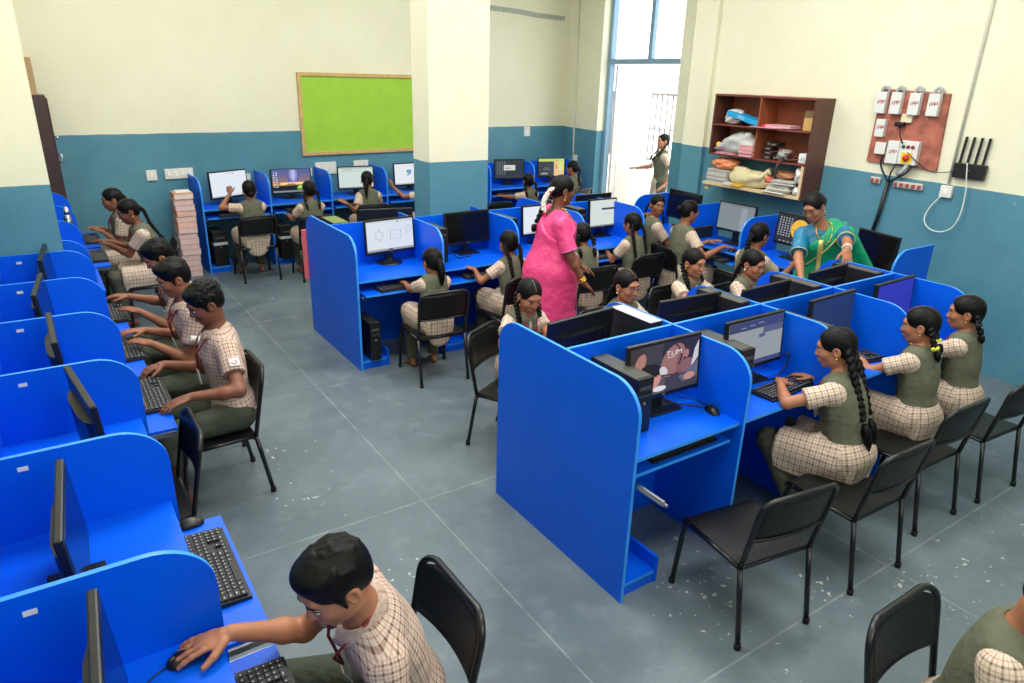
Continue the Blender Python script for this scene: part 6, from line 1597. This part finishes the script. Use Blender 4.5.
    if watch:
        ax = unit(p.el[-1]-p.wr[-1]); u = unit(np.cross(ax, p.up)); v = np.cross(ax, u); c = p.wr[-1]+ax*.025
        b = MB(); b.tube([tuple(c+(u*math.cos(a)+v*math.sin(a))*.030*S) for a in [2*PI*i/18 for i in range(18)]], .0075, seg=6, closed=True); b.build('wrist_watch', mat('watch_white', (220,214,206), rough=.3), p.obj)
        b = MB(); c = p.wr[-1]+ax*.055; b.tube([tuple(c+(u*math.cos(a)+v*math.sin(a))*.031*S) for a in [2*PI*i/18 for i in range(18)]], .0045, seg=6, closed=True); b.build('black_bracelet', dark, p.obj)
    if flowers:
        p.braid([tuple(p.hp_(0,-.105,.0)), tuple(p.hp_(.0,-.13,-.06)), tuple(p.c7-p.cf*.13*S-p.u3*.02), tuple(p.c7-p.cf*.16*S-p.u3*.12)], r=.026, tuft=.05)
        rr = random.Random(4); g = MB()
        for i in range(46):
            u = i/45.; c = p.hp_(.035+.012*math.sin(i*2.4)-.005*u, -.108-.045*math.sin(PI*u*.8)+.012*math.cos(i*2.4), .005-.19*u)
            g.ellipsoid(tuple(c), (.011,.011,.009), nu=7, nv=5)
        gl = g.build('jasmine_garland', mat('jasmine_white', (240,238,222), rough=.7), p.obj)
        f = MB(); c = p.hp_(.045,-.125,-.03); f.ellipsoid(tuple(c), (.014,.014,.013)); f.build('red_flower', mat('flower_red', (190,28,44), rough=.6), gl)
    elif hk: p.bun(**hk)
    return p
PINK = cloth_mat('pink_silk', (236,72,134), rough=.42, spec=.5, noise=.03); PKB = mat('pink_zari', (206,110,170), rough=.4, noise=.35, nscale=90)
teacher('teacher in a bright pink sari with jasmine flowers in her hair, standing in the aisle', PINK, PINK, PKB, flowers=True, head=(3.36,4.30,1.53), face=-26, hf=-14, hp=12, lean=5, right=(3.43,3.99,.74), rh=(.75,-.1,-.6), rn=(.6,-.3,.7), rpole=(-1,-.1,-.3), left=(3.70,4.36,.78), skin=2, fine=FN, wide=1.28)
TEAL = cloth_mat('teal_silk', (8,112,150), rough=.42, spec=.5, noise=.03); SGR = cloth_mat('green_silk', (12,150,104), rough=.42, spec=.5, noise=.03); ZAR = mat('gold_zari', (206,196,120), rough=.4, metal=.3)
teacher('teacher in a green and blue sari leaning over the near block by the right wall', TEAL, SGR, ZAR, bangles=False, watch=True, hk=dict(c=(0,-.115,-.02), r=.045), band='arm', S=.98, head=(5.05,3.25,1.44), face=-134, hf=-172, hp=26, hr=8, side=8, hoff=.085, lean=13, right=(4.73,3.03,.90), rh=(-.3,-.4,-.8), rn=(-.4,-.5,.5), rpole=(-.3,.6,-.2), left=(4.82,2.76,1.20), lh=(-.35,-.4,-.8), ln=(-.4,-.5,.6), lpole=(.8,-.1,-.35), skin=0, fine=FN, wide=1.12)
# ------------------------------------------------------------------ camera
yaw, pitch, roll = math.radians(34.1976), math.radians(20.9599), math.radians(-1.6241)
fwd = Vector((math.sin(yaw)*math.cos(pitch), math.cos(yaw)*math.cos(pitch), -math.sin(pitch)))
rgt = Vector((math.cos(yaw), -math.sin(yaw), 0)); dwn = fwd.cross(rgt)
r2 = math.cos(roll)*rgt+math.sin(roll)*dwn; d2 = -math.sin(roll)*rgt+math.cos(roll)*dwn
M = Matrix(((r2.x,-d2.x,-fwd.x,0),(r2.y,-d2.y,-fwd.y,0),(r2.z,-d2.z,-fwd.z,2.35),(0,0,0,1)))
cd = bpy.data.cameras.new('camera'); cd.sensor_width = 36; cd.lens = 36*695.248/1024; cd.clip_start = 0.05
co_ = bpy.data.objects.new('camera', cd); C.objects.link(co_); co_.matrix_world = M
bpy.context.scene.camera = co_

# ------------------------------------------------------------------ light
def area(name, loc, size, power, rotx=0.0, col=(1,1,1), rotz=0.0, sy=None):
    l = bpy.data.lights.new(name, 'AREA'); l.shape = 'RECTANGLE'; l.size = size; l.size_y = sy or size; l.energy = power; l.color = col
    o = bpy.data.objects.new(name, l); C.objects.link(o); o.location = loc; o.rotation_euler = (rotx, 0, rotz); return o
for y, pw in ((0.9, 60), (3.7, 102), (6.9, 66)):
    for x in (1.3, 4.1):
        area('ceiling_light', (x,y,4.5), 1.5, pw, col=(1,.985,.955), sy=1.1)
area('frontal_fill', (1.6,-1.95,2.9), 3.6, 85, rotx=math.radians(72), col=(.97,.985,1.0), sy=1.8)  # added fill lamp behind the camera, brightens surfaces facing it; no window modelled
s = bpy.data.lights.new('sun', 'SUN'); s.energy = 6.0; s.angle = math.radians(3); s.color = (1,.97,.92)
so_ = bpy.data.objects.new('sun', s); C.objects.link(so_); so_.rotation_euler = Vector((.05,.75,-.65)).to_track_quat('-Z','Y').to_euler()
wld = bpy.data.worlds.new('sky'); bpy.context.scene.world = wld; wld.use_nodes = True
bg = wld.node_tree.nodes['Background']; bg.inputs[0].default_value = (.93,.97,1.0,1); bg.inputs[1].default_value = 3.6
vs_ = bpy.context.scene.view_settings
vs_.view_transform = 'Standard'; vs_.look = 'None'; vs_.exposure = 0.0; vs_.gamma = 1.0; vs_.use_curve_mapping = False
cy = bpy.context.scene.cycles
try:
    cy.use_denoising = True; cy.max_bounces = 6; cy.diffuse_bounces = 4; cy.caustics_reflective = False; cy.caustics_refractive = False
except Exception: pass
